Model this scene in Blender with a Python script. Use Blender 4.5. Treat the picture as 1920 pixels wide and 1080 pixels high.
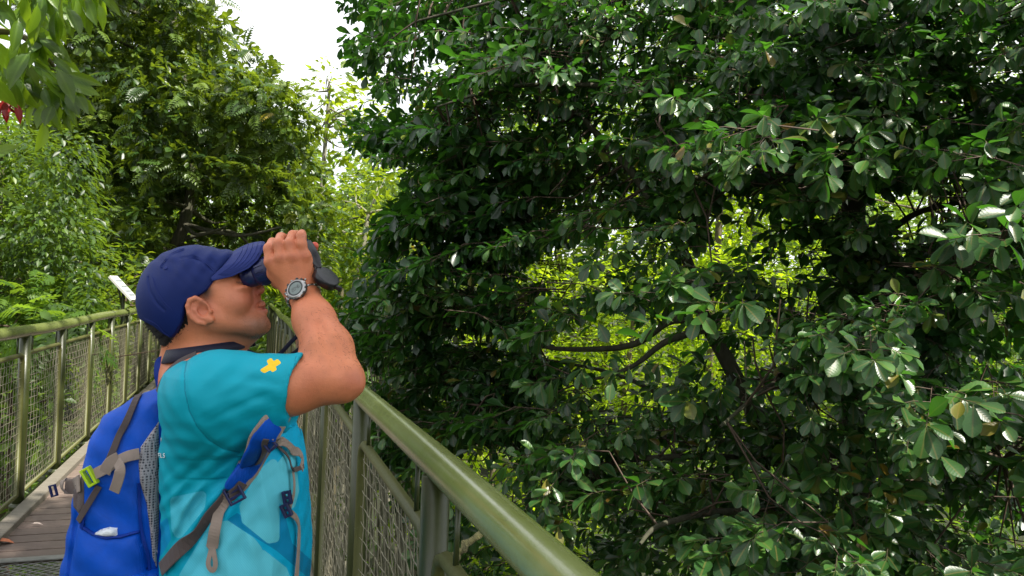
import bpy, math, random
import numpy as np
from mathutils import Vector, Matrix
from mathutils.bvhtree import BVHTree

random.seed(7)
rng = np.random.default_rng(7)
for o_ in list(bpy.data.objects):
    bpy.data.objects.remove(o_)
SC = bpy.context.scene
COL = SC.collection

# ------------------------------------------------------------------ camera
F = 1387.0                     # focal length in pixels of a 1920 wide frame
ROLL, PITCH = math.radians(2.2), math.radians(0.77)
CAM_Z = 1.48
R0 = Vector((1, 0, 0)); FW = Vector((0, math.cos(PITCH), math.sin(PITCH)))
U0 = Vector((0, -math.sin(PITCH), math.cos(PITCH)))
EX = math.cos(ROLL) * R0 + math.sin(ROLL) * U0
EU = -math.sin(ROLL) * R0 + math.cos(ROLL) * U0
CAM = Vector((0, 0, CAM_Z))
cd = bpy.data.cameras.new('camera'); cam = bpy.data.objects.new('camera', cd); COL.objects.link(cam)
cd.sensor_width = 36; cd.lens = 36 * F / 1920; cd.clip_start = 0.02; cd.clip_end = 1000
M4 = Matrix.Identity(4)
for i in range(3):
    M4[i][0] = EX[i]; M4[i][1] = EU[i]; M4[i][2] = -FW[i]; M4[i][3] = CAM[i]
cam.matrix_world = M4
SC.camera = cam

# ------------------------------------------------------------------ sky, sun, exposure
SUN_AZ = math.radians(126)      # clockwise from the view direction (+Y) towards +X
SUN_EL = math.radians(52)
w = bpy.data.worlds.new("World"); SC.world = w; w.use_nodes = True
nt = w.node_tree; nt.nodes.clear()
n_out = nt.nodes.new('ShaderNodeOutputWorld'); n_bg = nt.nodes.new('ShaderNodeBackground')
n_sky = nt.nodes.new('ShaderNodeTexSky'); n_sky.sky_type = 'NISHITA'; n_sky.sun_disc = False
n_sky.sun_elevation = SUN_EL; n_sky.sun_rotation = SUN_AZ
n_sky.air_density = 1.2; n_sky.dust_density = 2.0
n_bg.inputs['Strength'].default_value = 0.082
tc = nt.nodes.new('ShaderNodeTexCoord'); nz = nt.nodes.new('ShaderNodeTexNoise')
nz.inputs['Scale'].default_value = 2.2; nz.inputs['Detail'].default_value = 6
cr = nt.nodes.new('ShaderNodeValToRGB')
cr.color_ramp.elements[0].position = 0.30; cr.color_ramp.elements[0].color = (.55, .55, .55, 1)
cr.color_ramp.elements[1].position = 0.62; cr.color_ramp.elements[1].color = (1, 1, 1, 1)
mx = nt.nodes.new('ShaderNodeMix'); mx.data_type = 'RGBA'
mx.inputs[7].default_value = (9.2, 9.4, 9.6, 1)
nt.links.new(tc.outputs['Generated'], nz.inputs['Vector']); nt.links.new(nz.outputs['Fac'], cr.inputs['Fac'])
nt.links.new(cr.outputs['Color'], mx.inputs[0]); nt.links.new(n_sky.outputs['Color'], mx.inputs[6])
nt.links.new(mx.outputs[2], n_bg.inputs['Color']); nt.links.new(n_bg.outputs[0], n_out.inputs['Surface'])

sl = bpy.data.lights.new('sun', 'SUN'); sl.energy = 5.0; sl.angle = math.radians(0.5); sl.color = (1, .95, .84)
so = bpy.data.objects.new('sun', sl); COL.objects.link(so)
sd = Vector((math.sin(SUN_AZ) * math.cos(SUN_EL), math.cos(SUN_AZ) * math.cos(SUN_EL), math.sin(SUN_EL)))
so.rotation_euler = sd.to_track_quat('Z', 'Y').to_euler()
SC.view_settings.view_transform = 'Standard'; SC.view_settings.look = 'None'
SC.view_settings.gamma = 1; SC.view_settings.use_curve_mapping = False
SC.view_settings.exposure = 1.2
cy = SC.cycles
cy.use_denoising = True
cy.max_bounces = 7; cy.diffuse_bounces = 3; cy.glossy_bounces = 2; cy.transmission_bounces = 3
cy.transparent_max_bounces = 6; cy.caustics_reflective = False; cy.caustics_refractive = False
cy.sample_clamp_indirect = 6

# ------------------------------------------------------------------ helpers
def P(px, py, Z):
    """world point that shows at pixel px,py of the 1920x1080 frame, Z metres ahead"""
    return CAM + EX * ((px - 960) / F * Z) + EU * (-(py - 540) / F * Z) + FW * Z
def proj(p):
    v = Vector(p) - CAM
    z = v.dot(FW)
    return 960 + F * v.dot(EX) / z, 540 - F * v.dot(EU) / z, z
EXn, EUn, FWn, CAMn = (np.array(v) for v in (EX, EU, FW, CAM))
def projn(p):
    v = p - CAMn; z = v @ FWn
    zz = np.where(np.abs(z) < 1e-3, 1e-3, z)
    return 960 + F * (v @ EXn) / zz, 540 - F * (v @ EUn) / zz, z
def Pn(px, py, Z):
    px, py, Z = np.broadcast_arrays(np.asarray(px, float), np.asarray(py, float), np.asarray(Z, float))
    return CAMn + ((px - 960) / F * Z)[..., None] * EXn - ((py - 540) / F * Z)[..., None] * EUn + Z[..., None] * FWn

def unit(v):
    return v / np.maximum(np.linalg.norm(v, axis=-1, keepdims=True), 1e-9)

def empty(name, loc, label=None, cat=None, group=None, kind=None):
    o = bpy.data.objects.new(name, None); COL.objects.link(o); o.location = loc
    o.empty_display_size = .1
    tag(o, label, cat, group, kind)
    return o
def tag(o, label=None, cat=None, group=None, kind=None):
    if label: o['label'] = label
    if cat: o['category'] = cat
    if group: o['group'] = group
    if kind: o['kind'] = kind
    return o
def set_parent(o, p):
    if p is not None:
        o.parent = p
        def world_of(q):
            b_ = Matrix.LocRotScale(q.location, q.rotation_euler, q.scale)
            return b_ if q.parent is None else world_of(q.parent) @ q.matrix_parent_inverse @ b_
        o.matrix_parent_inverse = world_of(p).inverted()
def mesh_obj(name, verts, faces, mat, parent=None, smooth=True, kind=None, attrs=None, uv=None):
    """verts Nx3 (world), faces list of index arrays or one int array (N,k)"""
    me = bpy.data.meshes.new(name)
    verts = np.asarray(verts, np.float32)
    if isinstance(faces, np.ndarray):
        nf, k = faces.shape
        me.vertices.add(len(verts)); me.vertices.foreach_set('co', verts.ravel())
        me.loops.add(nf * k); me.loops.foreach_set('vertex_index', faces.astype(np.int32).ravel())
        me.polygons.add(nf); me.polygons.foreach_set('loop_start', np.arange(0, nf * k, k, dtype=np.int32))
        me.update(calc_edges=True)
    else:
        me.from_pydata([tuple(map(float, v)) for v in verts], [], [tuple(map(int, f)) for f in faces]); me.update()
    if attrs:
        for an, arr in attrs.items():
            if arr.ndim == 1:
                a = me.attributes.new(an, 'FLOAT', 'POINT'); a.data.foreach_set('value', arr.astype(np.float32))
            else:
                a = me.attributes.new(an, 'FLOAT_COLOR', 'POINT')
                c = np.ones((len(arr), 4), np.float32); c[:, :3] = arr
                a.data.foreach_set('color', c.ravel())
    if smooth:
        me.polygons.foreach_set('use_smooth', np.ones(len(me.polygons), bool))
    if mat: me.materials.append(mat)
    o = bpy.data.objects.new(name, me); COL.objects.link(o)
    if parent is not None: set_parent(o, parent)
    if kind: o['kind'] = kind
    return o

class MB:
    """mesh builder in world space"""
    def __init__(s): s.v = []; s.f = []
    def add(s, v, f):
        n = len(s.v); s.v.extend([tuple(x) for x in v]); s.f.extend([tuple(i + n for i in q) for q in f])
    def box(s, c, ax, ay, az, bev=0.0):
        """c centre, ax ay az half-extent vectors; bevelled box"""
        c, ax, ay, az = (Vector(x) for x in (c, ax, ay, az))
        if bev <= 0:
            vs = [c + i * ax + j * ay + k * az for k in (-1, 1) for j in (-1, 1) for i in (-1, 1)]
            s.add(vs, [(0, 2, 3, 1), (4, 5, 7, 6), (0, 1, 5, 4), (2, 6, 7, 3), (0, 4, 6, 2), (1, 3, 7, 5)]); return
        lx, ly, lz = ax.length, ay.length, az.length
        bx, by, bz = ax * (1 - bev / lx), ay * (1 - bev / ly), az * (1 - bev / lz)
        vs = []
        for k, (zc, xy, in_) in enumerate([(-az, 0, 1), (-bz, 1, 0), (bz, 1, 0), (az, 0, 1)]):
            if in_: quad = [(-1, -1), (-1, -1), (1, -1), (1, -1), (1, 1), (1, 1), (-1, 1), (-1, 1)]; pts = [c + zc + i * bx + j * by for i, j in quad]
            else: pts = [c + zc + (-ax - by), c + zc + (-bx - ay), c + zc + (bx - ay), c + zc + (ax - by), c + zc + (ax + by), c + zc + (bx + ay), c + zc + (-bx + ay), c + zc + (-ax + by)]
            vs += pts
        fs = []
        for k in range(3):
            for i in range(8):
                j = (i + 1) % 8
                fs.append((k * 8 + i, k * 8 + j, k * 8 + 8 + j, k * 8 + 8 + i))
        fs.append(tuple(range(7, -1, -1))); fs.append(tuple(range(24, 32)))
        s.add(vs, fs)
    def tube(s, pts, r, n=10, cap=True, flat=None):
        pts = [Vector(p) for p in pts]
        rs = r if isinstance(r, (list, tuple)) else [r] * len(pts)
        up = Vector((0, 0, 1)); vs = []; fs = []
        prev = None
        for i, p in enumerate(pts):
            t = (pts[min(i + 1, len(pts) - 1)] - pts[max(i - 1, 0)]).normalized()
            if prev is None:
                a = up if abs(t.dot(up)) < .9 else Vector((1, 0, 0))
                x = t.cross(a).normalized()
            else:
                x = (prev - t * prev.dot(t)).normalized()
            prev = x; y = t.cross(x)
            for k in range(n):
                q = 2 * math.pi * k / n
                vs.append(p + (x * math.cos(q) + y * math.sin(q)) * rs[i])
        for i in range(len(pts) - 1):
            for k in range(n):
                j = (k + 1) % n
                fs.append((i * n + k, i * n + j, (i + 1) * n + j, (i + 1) * n + k))
        if cap:
            fs.append(tuple(range(n - 1, -1, -1))); fs.append(tuple((len(pts) - 1) * n + k for k in range(n)))
        s.add(vs, fs)
    def lathe(s, o_, axis, prof, n=24):
        """prof: (height along the unit axis, radius) pairs"""
        o_, t = Vector(o_), Vector(axis).normalized()
        x = t.cross(Vector((0, 0, 1)) if abs(t.z) < .9 else Vector((1, 0, 0))).normalized(); y = t.cross(x)
        vs = [o_ + t * h + (x * math.cos(6.28318 * k / n) + y * math.sin(6.28318 * k / n)) * r for h, r in prof for k in range(n)]
        fs = [(i * n + k, i * n + (k + 1) % n, (i + 1) * n + (k + 1) % n, (i + 1) * n + k) for i in range(len(prof) - 1) for k in range(n)]
        fs.append(tuple(range(n - 1, -1, -1))); fs.append(tuple((len(prof) - 1) * n + k for k in range(n)))
        s.add(vs, fs)
    def ribbon(s, pts, normals, width, thick):
        """flat webbing: closed box section swept along pts"""
        pts = [Vector(p) for p in pts]; N = len(pts)
        ws = width if isinstance(width, (list, tuple)) else [width] * N
        vs = []; fs = []
        for i, p in enumerate(pts):
            t = (pts[min(i + 1, N - 1)] - pts[max(i - 1, 0)]).normalized()
            n = Vector(normals[i] if isinstance(normals, list) else normals)
            n = (n - t * n.dot(t)).normalized(); sd_ = t.cross(n)
            h = ws[i] / 2
            for a, b in ((-1, -.5), (-.9, -1), (.9, -1), (1, -.5), (1, .5), (.9, 1), (-.9, 1), (-1, .5)):
                vs.append(p + sd_ * h * a + n * thick / 2 * b)
        for i in range(N - 1):
            for k in range(8):
                j = (k + 1) % 8
                fs.append((i * 8 + k, i * 8 + j, i * 8 + 8 + j, i * 8 + 8 + k))
        fs.append(tuple(range(7, -1, -1))); fs.append(tuple((N - 1) * 8 + k for k in range(8)))
        s.add(vs, fs)
    def build(s, name, mat, parent=None, smooth=True, kind=None):
        return mesh_obj(name, s.v, s.f, mat, parent, smooth, kind)

def smooth_pts(pts, n=6):
    """Catmull-Rom through pts (Vectors)"""
    pts = [Vector(p) for p in pts]
    out = []
    for i in range(len(pts) - 1):
        p0, p1, p2, p3 = pts[max(i - 1, 0)], pts[i], pts[i + 1], pts[min(i + 2, len(pts) - 1)]
        for k in range(n):
            t = k / n
            out.append(.5 * ((2 * p1) + (p2 - p0) * t + (2 * p0 - 5 * p1 + 4 * p2 - p3) * t * t + (3 * p1 - p0 - 3 * p2 + p3) * t ** 3))
    out.append(pts[-1])
    return out

# ------------------------------------------------------------------ materials
def new_mat(name):
    m = bpy.data.materials.new(name); m.use_nodes = True
    t = m.node_tree; b = t.nodes['Principled BSDF']
    return m, t, b
def ramp(t, fac, stops):
    r = t.nodes.new('ShaderNodeValToRGB')
    while len(r.color_ramp.elements) < len(stops): r.color_ramp.elements.new(.5)
    for e, (p, c) in zip(r.color_ramp.elements, stops):
        e.position = p; e.color = (*c, 1)
    t.links.new(fac, r.inputs['Fac']); return r.outputs['Color']
def noise(t, scale, detail=4, vec=None, rough=.6, out='Fac'):
    n = t.nodes.new('ShaderNodeTexNoise'); n.inputs['Scale'].default_value = scale
    n.inputs['Detail'].default_value = detail; n.inputs['Roughness'].default_value = rough
    if vec is not None: t.links.new(vec, n.inputs['Vector'])
    return n.outputs[out]
def objco(t, scale=None):
    c = t.nodes.new('ShaderNodeTexCoord').outputs['Object']
    if scale:
        mp = t.nodes.new('ShaderNodeMapping'); mp.inputs['Scale'].default_value = scale
        t.links.new(c, mp.inputs['Vector']); c = mp.outputs['Vector']
    return c
def bump(t, b, h, strength=.3, dist=.002):
    n = t.nodes.new('ShaderNodeBump'); n.inputs['Strength'].default_value = strength; n.inputs['Distance'].default_value = dist
    t.links.new(h, n.inputs['Height']); t.links.new(n.outputs['Normal'], b.inputs['Normal']); return n
def math_n(t, op, a, b_=None, c=None):
    n = t.nodes.new('ShaderNodeMath'); n.operation = op
    for i, x in enumerate((a, b_, c)):
        if x is None: continue
        if isinstance(x, (int, float)): n.inputs[i].default_value = x
        else: t.links.new(x, n.inputs[i])
    return n.outputs[0]
def mixc(t, fac, a, b_, mode='MIX'):
    n = t.nodes.new('ShaderNodeMix'); n.data_type = 'RGBA'; n.blend_type = mode
    for i, x in ((0, fac), (6, a), (7, b_)):
        if isinstance(x, (int, float)): n.inputs[i].default_value = x
        elif isinstance(x, tuple): n.inputs[i].default_value = (*x, 1)
        else: t.links.new(x, n.inputs[i])
    return n.outputs[2]

def simple(name, col, rough=.5, metal=0, var=.25, scale=20, bmp=.2, bdist=.001):
    m, t, b = new_mat(name)
    v = objco(t); nf = noise(t, scale, 5, v)
    d = tuple(c * (1 - var) for c in col); l = tuple(min(1, c * (1 + var)) for c in col)
    t.links.new(ramp(t, nf, [(.3, d), (.7, l)]), b.inputs['Base Color'])
    b.inputs['Roughness'].default_value = rough; b.inputs['Metallic'].default_value = metal
    if bmp: bump(t, b, noise(t, scale * 8, 3, v), bmp, bdist)
    return m

def leaf_mat(name, stops, trans, tfac=.35, rough=.38, spec=.5, veins=False, droughts=None):
    m, t, b = new_mat(name)
    a = t.nodes.new('ShaderNodeAttribute'); a.attribute_name = 'rnd'
    f = a.outputs['Fac']
    col = ramp(t, f, stops)
    tcol = ramp(t, f, [(p, tuple(min(1, trans[i] * (.6 + .8 * k / max(1, len(stops) - 1))) for i in range(3))) for k, (p, _) in enumerate(stops)] if droughts is None else droughts)
    if veins:
        uv = t.nodes.new('ShaderNodeAttribute'); uv.attribute_name = 'luv'
        sp = t.nodes.new('ShaderNodeSeparateXYZ'); t.links.new(uv.outputs['Vector'], sp.inputs[0])
        u, v = sp.outputs['X'], sp.outputs['Y']
        av = math_n(t, 'ABSOLUTE', v)
        ph = math_n(t, 'SUBTRACT', math_n(t, 'MULTIPLY', u, 62.0), math_n(t, 'MULTIPLY', av, 38.0))
        sn = math_n(t, 'SINE', ph)
        rib = math_n(t, 'LESS_THAN', av, .022)
        lines = math_n(t, 'POWER', math_n(t, 'MAXIMUM', sn, 0), 8.0)
        k = math_n(t, 'MAXIMUM', math_n(t, 'MULTIPLY', lines, .35), rib)
        light = tuple(min(1, c * 2.2 + .03) for c in stops[-1][1])
        col = mixc(t, math_n(t, 'MULTIPLY', k, .2), col, light)
        bump(t, b, math_n(t, 'ADD', math_n(t, 'MULTIPLY', sn, .25), noise(t, 40, 2)), .22, .002)
    t.links.new(col, b.inputs['Base Color'])
    b.inputs['Roughness'].default_value = rough
    b.inputs['Specular IOR Level'].default_value = spec
    tr = t.nodes.new('ShaderNodeBsdfTranslucent'); t.links.new(tcol, tr.inputs['Color'])
    ms = t.nodes.new('ShaderNodeMixShader'); ms.inputs[0].default_value = tfac
    t.links.new(b.outputs[0], ms.inputs[1]); t.links.new(tr.outputs[0], ms.inputs[2])
    t.links.new(ms.outputs[0], t.nodes['Material Output'].inputs['Surface'])
    return m

M = {}
DEAD = (.16, .10, .02)
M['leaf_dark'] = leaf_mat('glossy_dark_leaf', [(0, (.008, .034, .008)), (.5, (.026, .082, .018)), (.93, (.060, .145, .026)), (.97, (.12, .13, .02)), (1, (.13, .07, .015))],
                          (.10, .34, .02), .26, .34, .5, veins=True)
M['leaf_dark_shaded'] = leaf_mat('shade_darkened_leaf', [(0, (.007, .025, .008)), (.6, (.016, .05, .014)), (.96, (.035, .09, .02)), (1, (.12, .09, .02))],
                              (.10, .34, .02), .22, .32, .45)  # darker copy for inner leaves: shade inside the crown put into the colour
M['leaf_broad'] = leaf_mat('ribbed_green_leaf', [(0, (.018, .045, .008)), (.6, (.05, .11, .012)), (1, (.11, .18, .015))], (.42, .62, .025), .5, .35, .5, veins=True)
M['leaf_red'] = leaf_mat('red_leaf', [(0, (.16, .008, .008)), (1, (.30, .015, .012))], (.5, .02, .02), .35, .4, .5, veins=True)
M['leaf_pinnate'] = leaf_mat('pinnate_leaf', [(0, (.010, .032, .006)), (.5, (.036, .080, .012)), (.85, (.10, .155, .020)), (.97, (.18, .20, .02)), (1, (.38, .16, .02))], (.30, .42, .02), .33, .38, .55)
M['leaf_liana'] = leaf_mat('small_liana_leaf', [(0, (.010, .030, .004)), (.5, (.030, .068, .008)), (.9, (.08, .14, .012)), (1, (.15, .18, .02))], (.24, .38, .02), .35, .42, .45)
M['leaf_yellow'] = leaf_mat('yellow_green_leaf', [(0, (.02, .06, .004)), (.3, (.08, .14, .005)), (.6, (.24, .32, .006)), (.97, (.40, .44, .010)), (1, (.38, .15, .02))], (.62, .86, .02), .55, .42, .4)  # own yellow-green, brightened so the backlit glow sits in the colour
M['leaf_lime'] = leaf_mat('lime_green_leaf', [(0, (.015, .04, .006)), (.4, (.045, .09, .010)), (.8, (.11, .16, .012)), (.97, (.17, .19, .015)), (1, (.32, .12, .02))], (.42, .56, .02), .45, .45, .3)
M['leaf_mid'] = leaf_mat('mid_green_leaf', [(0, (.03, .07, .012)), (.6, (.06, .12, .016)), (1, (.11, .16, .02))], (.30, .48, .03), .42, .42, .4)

def bark_mat(name, c1, c2, sc=6):
    m, t, b = new_mat(name); v = objco(t, (1, 1, .25))
    n1 = noise(t, sc * 4, 6, v, .7)
    n2 = noise(t, sc * .8, 3, objco(t))
    c = mixc(t, math_n(t, 'MULTIPLY', n2, .6), ramp(t, n1, [(.35, c1), (.65, c2)]), (.05, .07, .02))
    t.links.new(c, b.inputs['Base Color']); b.inputs['Roughness'].default_value = .9
    bump(t, b, n1, .8, .01); return m
M['bark_dark'] = bark_mat('dark_bark', (.018, .013, .010), (.07, .055, .045))
M['bark_pale'] = bark_mat('pale_bark', (.14, .12, .09), (.36, .33, .27))
M['bark_brown'] = bark_mat('brown_bark', (.05, .035, .022), (.16, .12, .08))
M['twig'] = simple('twig_bark', (.07, .045, .03), .8)

# painted steel with algae and wear
def paint(name, c, rough, spec=.5):
    m, t, b = new_mat(name); v = objco(t)
    big = noise(t, 3.2, 5, v, .65); fine = noise(t, 60, 5, v, .7)
    base = mixc(t, ramp(t, big, [(.40, (0, 0, 0)), (.68, (1, 1, 1))]), c, tuple(x * y for x, y in zip(c, (.72, .74, .50))))
    spots = ramp(t, fine, [(.62, (0, 0, 0)), (.72, (1, 1, 1))])
    base = mixc(t, math_n(t, 'MULTIPLY', spots, .35), base, (.06, .055, .03))
    sc2 = ramp(t, noise(t, 9, 8, objco(t, (1, 1, 6)), .8), [(.64, (0, 0, 0)), (.70, (1, 1, 1))])
    base = mixc(t, math_n(t, 'MULTIPLY', sc2, .45), base, (.40, .39, .30))
    t.links.new(base, b.inputs['Base Color'])
    t.links.new(math_n(t, 'ADD', math_n(t, 'MULTIPLY', fine, .25), rough - .1), b.inputs['Roughness'])
    b.inputs['Specular IOR Level'].default_value = spec
    bump(t, b, fine, .25, .0015)
    return m
M['rail'] = paint('weathered_green_paint', (.18, .21, .075), .17, .8)
M['post'] = paint('olive_green_paint', (.036, .045, .012), .36)
M['frame'] = paint('mossy_panel_paint', (.085, .088, .026), .45)
M['wire'] = simple('galvanised_wire', (.24, .22, .16), .45, .4, .3, 30, 0)
M['steel'] = simple('galvanised_steel', (.20, .20, .19), .5, .5)

def wood(name, ca, cb):
    m, t, b = new_mat(name)
    oi = t.nodes.new('ShaderNodeObjectInfo')
    v = objco(t, (3, 90, 60))
    n = noise(t, 1.2, 7, v, .75); g = noise(t, 2.0, 5, objco(t), .6)
    c = ramp(t, n, [(.3, ca), (.7, cb)])
    c = mixc(t, math_n(t, 'MULTIPLY', oi.outputs['Random'], .45), c, tuple(x * .45 for x in ca))
    c = mixc(t, math_n(t, 'MULTIPLY', g, .35), c, (.10, .12, .07))
    t.links.new(c, b.inputs['Base Color']); b.inputs['Roughness'].default_value = .75
    bump(t, b, n, .6, .004); return m
M['plank'] = wood('weathered_plank', (.085, .050, .042), (.25, .175, .155))
M['kerb'] = wood('grey_timber', (.10, .08, .065), (.30, .26, .22))

m, t, b = new_mat('forest_floor')
n1 = noise(t, .6, 8, objco(t), .7); n2 = noise(t, 9, 6, objco(t), .7)
c = mixc(t, n2, ramp(t, n1, [(.35, (.012, .022, .006)), (.65, (.045, .04, .018))]), (.02, .03, .008))
t.links.new(c, b.inputs['Base Color']); b.inputs['Roughness'].default_value = .95
bump(t, b, n2, 1, .08); M['ground'] = m

#@@STRUCTURE
# ------------------------------------------------------------------ forest floor
GZ = -7.0
def ground_z(x, y):
    d = np.hypot(x, y)
    return GZ + 0.9 * np.sin(x * .11 + 1) * np.cos(y * .09) + np.clip((d - 24) / 60, 0, 1) ** 1.5 * 13
xs = np.concatenate([np.linspace(-400, -60, 14), np.linspace(-55, 55, 56), np.linspace(60, 400, 14)])
gx, gy = np.meshgrid(xs, xs, indexing='ij')
gv = np.stack([gx, gy, ground_z(gx, gy)], -1).reshape(-1, 3)
n = len(xs); ii, jj = np.meshgrid(np.arange(n - 1), np.arange(n - 1), indexing='ij')
q = (ii * n + jj).ravel()
gf = np.stack([q, q + n, q + n + 1, q + 1], -1)
tag(mesh_obj('ground', gv, gf, M['ground']), kind='structure')

# ------------------------------------------------------------------ walkway
D = (EX * ((475 - 960) / F) + FW); D.z = 0; D.normalize()
RW = D.cross(Vector((0, 0, 1))).normalized()
UP = Vector((0, 0, 1))
def wk(a, h, tt):      # lateral a, height above deck h, distance along tt
    return RW * a + D * tt + UP * h
A_R, A_L = .358, -1.40
RAIL_H = 1.14
def t_at(a, h, px):
    lo, hi = .3, 60
    for _ in range(50):
        mid = (lo + hi) / 2
        x, y, z = proj(wk(a, h, mid))
        if z < .05 or x > px: lo = mid
        else: hi = mid
    return (lo + hi) / 2
def t_at_l(a, h, px):
    lo, hi = 2.2, 60
    for _ in range(50):
        mid = (lo + hi) / 2
        if proj(wk(a, h, mid))[0] < px: lo = mid
        else: hi = mid
    return (lo + hi) / 2
TEND = 17.0

def extend(ts, step):
    while ts[-1] < TEND: ts.append(ts[-1] + step)
    return ts
t_right = [t_at(A_R, .8, p) for p in (806, 672, 611, 578)]
st = (t_right[-1] - t_right[0]) / 3
t_right = [t_right[0] - 2 * st, t_right[0] - st] + extend(t_right, st)
t_left = [t_at_l(A_L, .8, p) for p in (44, 113, 168, 207, 237)]
stl = (t_left[-1] - t_left[0]) / 4
t_left = [t_left[0] - k * stl for k in (4, 3, 2, 1)] + extend(t_left, stl)
SPR = 5.8                       # where the near railing section is joined

def wire_panel(root, a, t0, t1, side, near):
    """tube frame with woven wire between two posts"""
    top, bot = RAIL_H - .15, .07
    fr = MB(); r = .0155; c = .05
    e0, e1 = t0 + .048, t1 - .048
    pts = [wk(a, bot, e0), wk(a, top - c, e0), wk(a, top - c * .3, e0 + c * .3), wk(a, top, e0 + c), wk(a, top, e1 - c),
           wk(a, top - c * .3, e1 - c * .3), wk(a, top - c, e1), wk(a, bot, e1), wk(a, bot, e0)]
    fr.tube(pts, r, 10 if near else 6)
    f = fr.build('panel_frame', M['frame'], root)
    if near:
        for tt in (e0 + .12, e1 - .12):
            br = MB(); br.tube([wk(a, top, tt), wk(a, RAIL_H - .03, tt)], .006, 6); br.build('bracket', M['post'], f)
        for hh in (.3, .8):
            for tt, e in ((t0, e0), (t1, e1)):
                br = MB(); br.tube([wk(a, hh, tt), wk(a, hh, e)], .008, 6); br.build('bracket', M['post'], f)
    wm = MB(); s = .05; rw = .0017
    k = 4 if near else 3
    rnd = random.Random(int(t0 * 100))
    bulge = rnd.uniform(-.012, .02)
    def wp(h, tt):
        u = (tt - e0) / (e1 - e0); v = (h - bot) / (top - bot)
        return wk(a + bulge * math.sin(math.pi * u) * math.sin(math.pi * v) * 2, h, tt)
    nx = int((e1 - e0) / s)
    for i in range(1, nx):
        tt = e0 + (e1 - e0) * i / nx
        ns = 14 if near else 4
        wm.tube([wp(bot + (top - bot) * q / ns, tt) + RW * (.0022 * (-1) ** (q + i)) for q in range(ns + 1)], rw, k, False)
    ny = int((top - bot) / s)
    for j in range(1, ny):
        h = bot + (top - bot) * j / ny
        ns = 14 if near else 4
        wm.tube([wp(h, e0 + (e1 - e0) * q / ns) - RW * (.0022 * (-1) ** (q + j)) for q in range(ns + 1)], rw, k, False)
    wm.build('wire_mesh', M['wire'], root, kind='stuff')

def railing(a, ts, side, label, r_rail, r_post, jog=0):
    root = empty('walkway_railing', wk(a, 0, ts[2]), label, 'railing', 'tube railings along the walkway')
    m_ = MB(); N = 60
    pts = []
    for i in range(N + 1):
        tt = ts[0] + (TEND - ts[0]) * (i / N) ** 1.6
        pts.append(wk(a, RAIL_H, tt) + UP * (.006 * math.sin(tt * 1.7)) + RW * .005 * math.sin(tt * 1.1))
    m_.tube(pts, r_rail, 24); m_.build('handrail', M['rail'], root)
    for tt in ts:
        z = abs(tt)
        pm = MB()
        pm.tube([wk(a, -.22, tt), wk(a, .6, tt), wk(a, RAIL_H - r_rail * .55, tt)], r_post, 18 if z < 6 else 10)
        p_ = pm.build('post', M['post'], root)
        if z < 12:
            cm = MB(); cm.tube([wk(a, -.03, tt), wk(a, .012, tt)], r_post * 1.5, 14); cm.build('post_collar', M['post'], p_)
    for i in range(len(ts) - 1):
        wire_panel(root, a, ts[i], ts[i + 1], side, ts[i] < 9)
    return root
railing(A_R, t_right, 1, 'pale green tube railing beside the man, running close past the camera', .033, .029)
railing(A_L, t_left, -1, 'olive tube railing with wire panels on the far side, behind the backpack', .040, .034)

deck = empty('walkway_deck', wk(-.5, 0, 5), kind='structure')
T_MESH = t_at_l(-1.3, 0, 0)
rr = random.Random(3)
# steel grating near the camera, planks beyond
Tsplit = next(q_ * .01 for q_ in range(200, 900) if proj(wk(-1.25, 0, q_ * .01))[1] < 1052)
y = Tsplit; pl = 0
while y < TEND:
    wd = .138 + rr.uniform(-.004, .006)
    if pl < 290:
        mb = MB(); zz = rr.uniform(-.003, .003)
        mb.box(wk((A_L + A_R) / 2 + .035, -.018 + zz, y + wd / 2), RW * ((A_R - A_L) / 2 - .07), D * (wd / 2 - .0065 - rr.uniform(0, .003)), UP * .018, .003)
        o = mb.build('plank', M['plank'], deck, smooth=False)
    pl += 1; y += wd
gm = MB()
rows = 0
yy = -1.0
while yy < Tsplit - .06:     # expanded metal: zig-zag strands
    rows += 1
    pts = []
    nst = 54
    for i in range(nst):
        aa = A_L + .13 + (A_R - A_L - .16) * i / (nst - 1)
        off = .011 * (1 if (i + rows) % 2 else -1)
        pts.append(wk(aa, -.008, yy + off))
    gm.ribbon(pts, (0, 0, 1), .006, .004)
    yy += .024
gm.build('steel_grating', M['steel'], deck, kind='stuff', smooth=False)
fl = MB(); fl.box(wk((A_L + A_R) / 2 + .03, .004, Tsplit - .03), RW * ((A_R - A_L) / 2 - .075), D * .03, UP * .003)
fl.build('edge_flashing', M['steel'], deck, smooth=False)
for a in (A_L + .085, A_R - .03):
    mb = MB(); mb.box(wk(a, .014, (TEND - 1) / 2), RW * (.045 if a < 0 else .02), D * ((TEND + 1) / 2), UP * .026, .004)
    mb.build('kerb_board', M['kerb'], deck, smooth=False)
for a in (A_L - .02, -.5, A_R + .02):
    mb = MB(); mb.box(wk(a, -.15, (TEND - 1) / 2), RW * .04, D * ((TEND + 1) / 2), UP * .1)
    mb.build('beam', M['post'], deck, smooth=False)
for k in range(6):
    tt = .5 + k * 3
    mb = MB(); mb.box(wk(-.5, -.3, tt), RW * 1.1, D * .05, UP * .05); mb.build('cross_beam', M['post'], deck, smooth=False)
for tt in (-.5, 8.0, 16.5):
    for a in (A_L, A_R):
        base = wk(a, -.35, tt)
        mb = MB(); mb.tube([Vector((base.x, base.y, GZ - 1.5)), base], .12, 14); mb.build('column', M['post'], deck)

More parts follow.
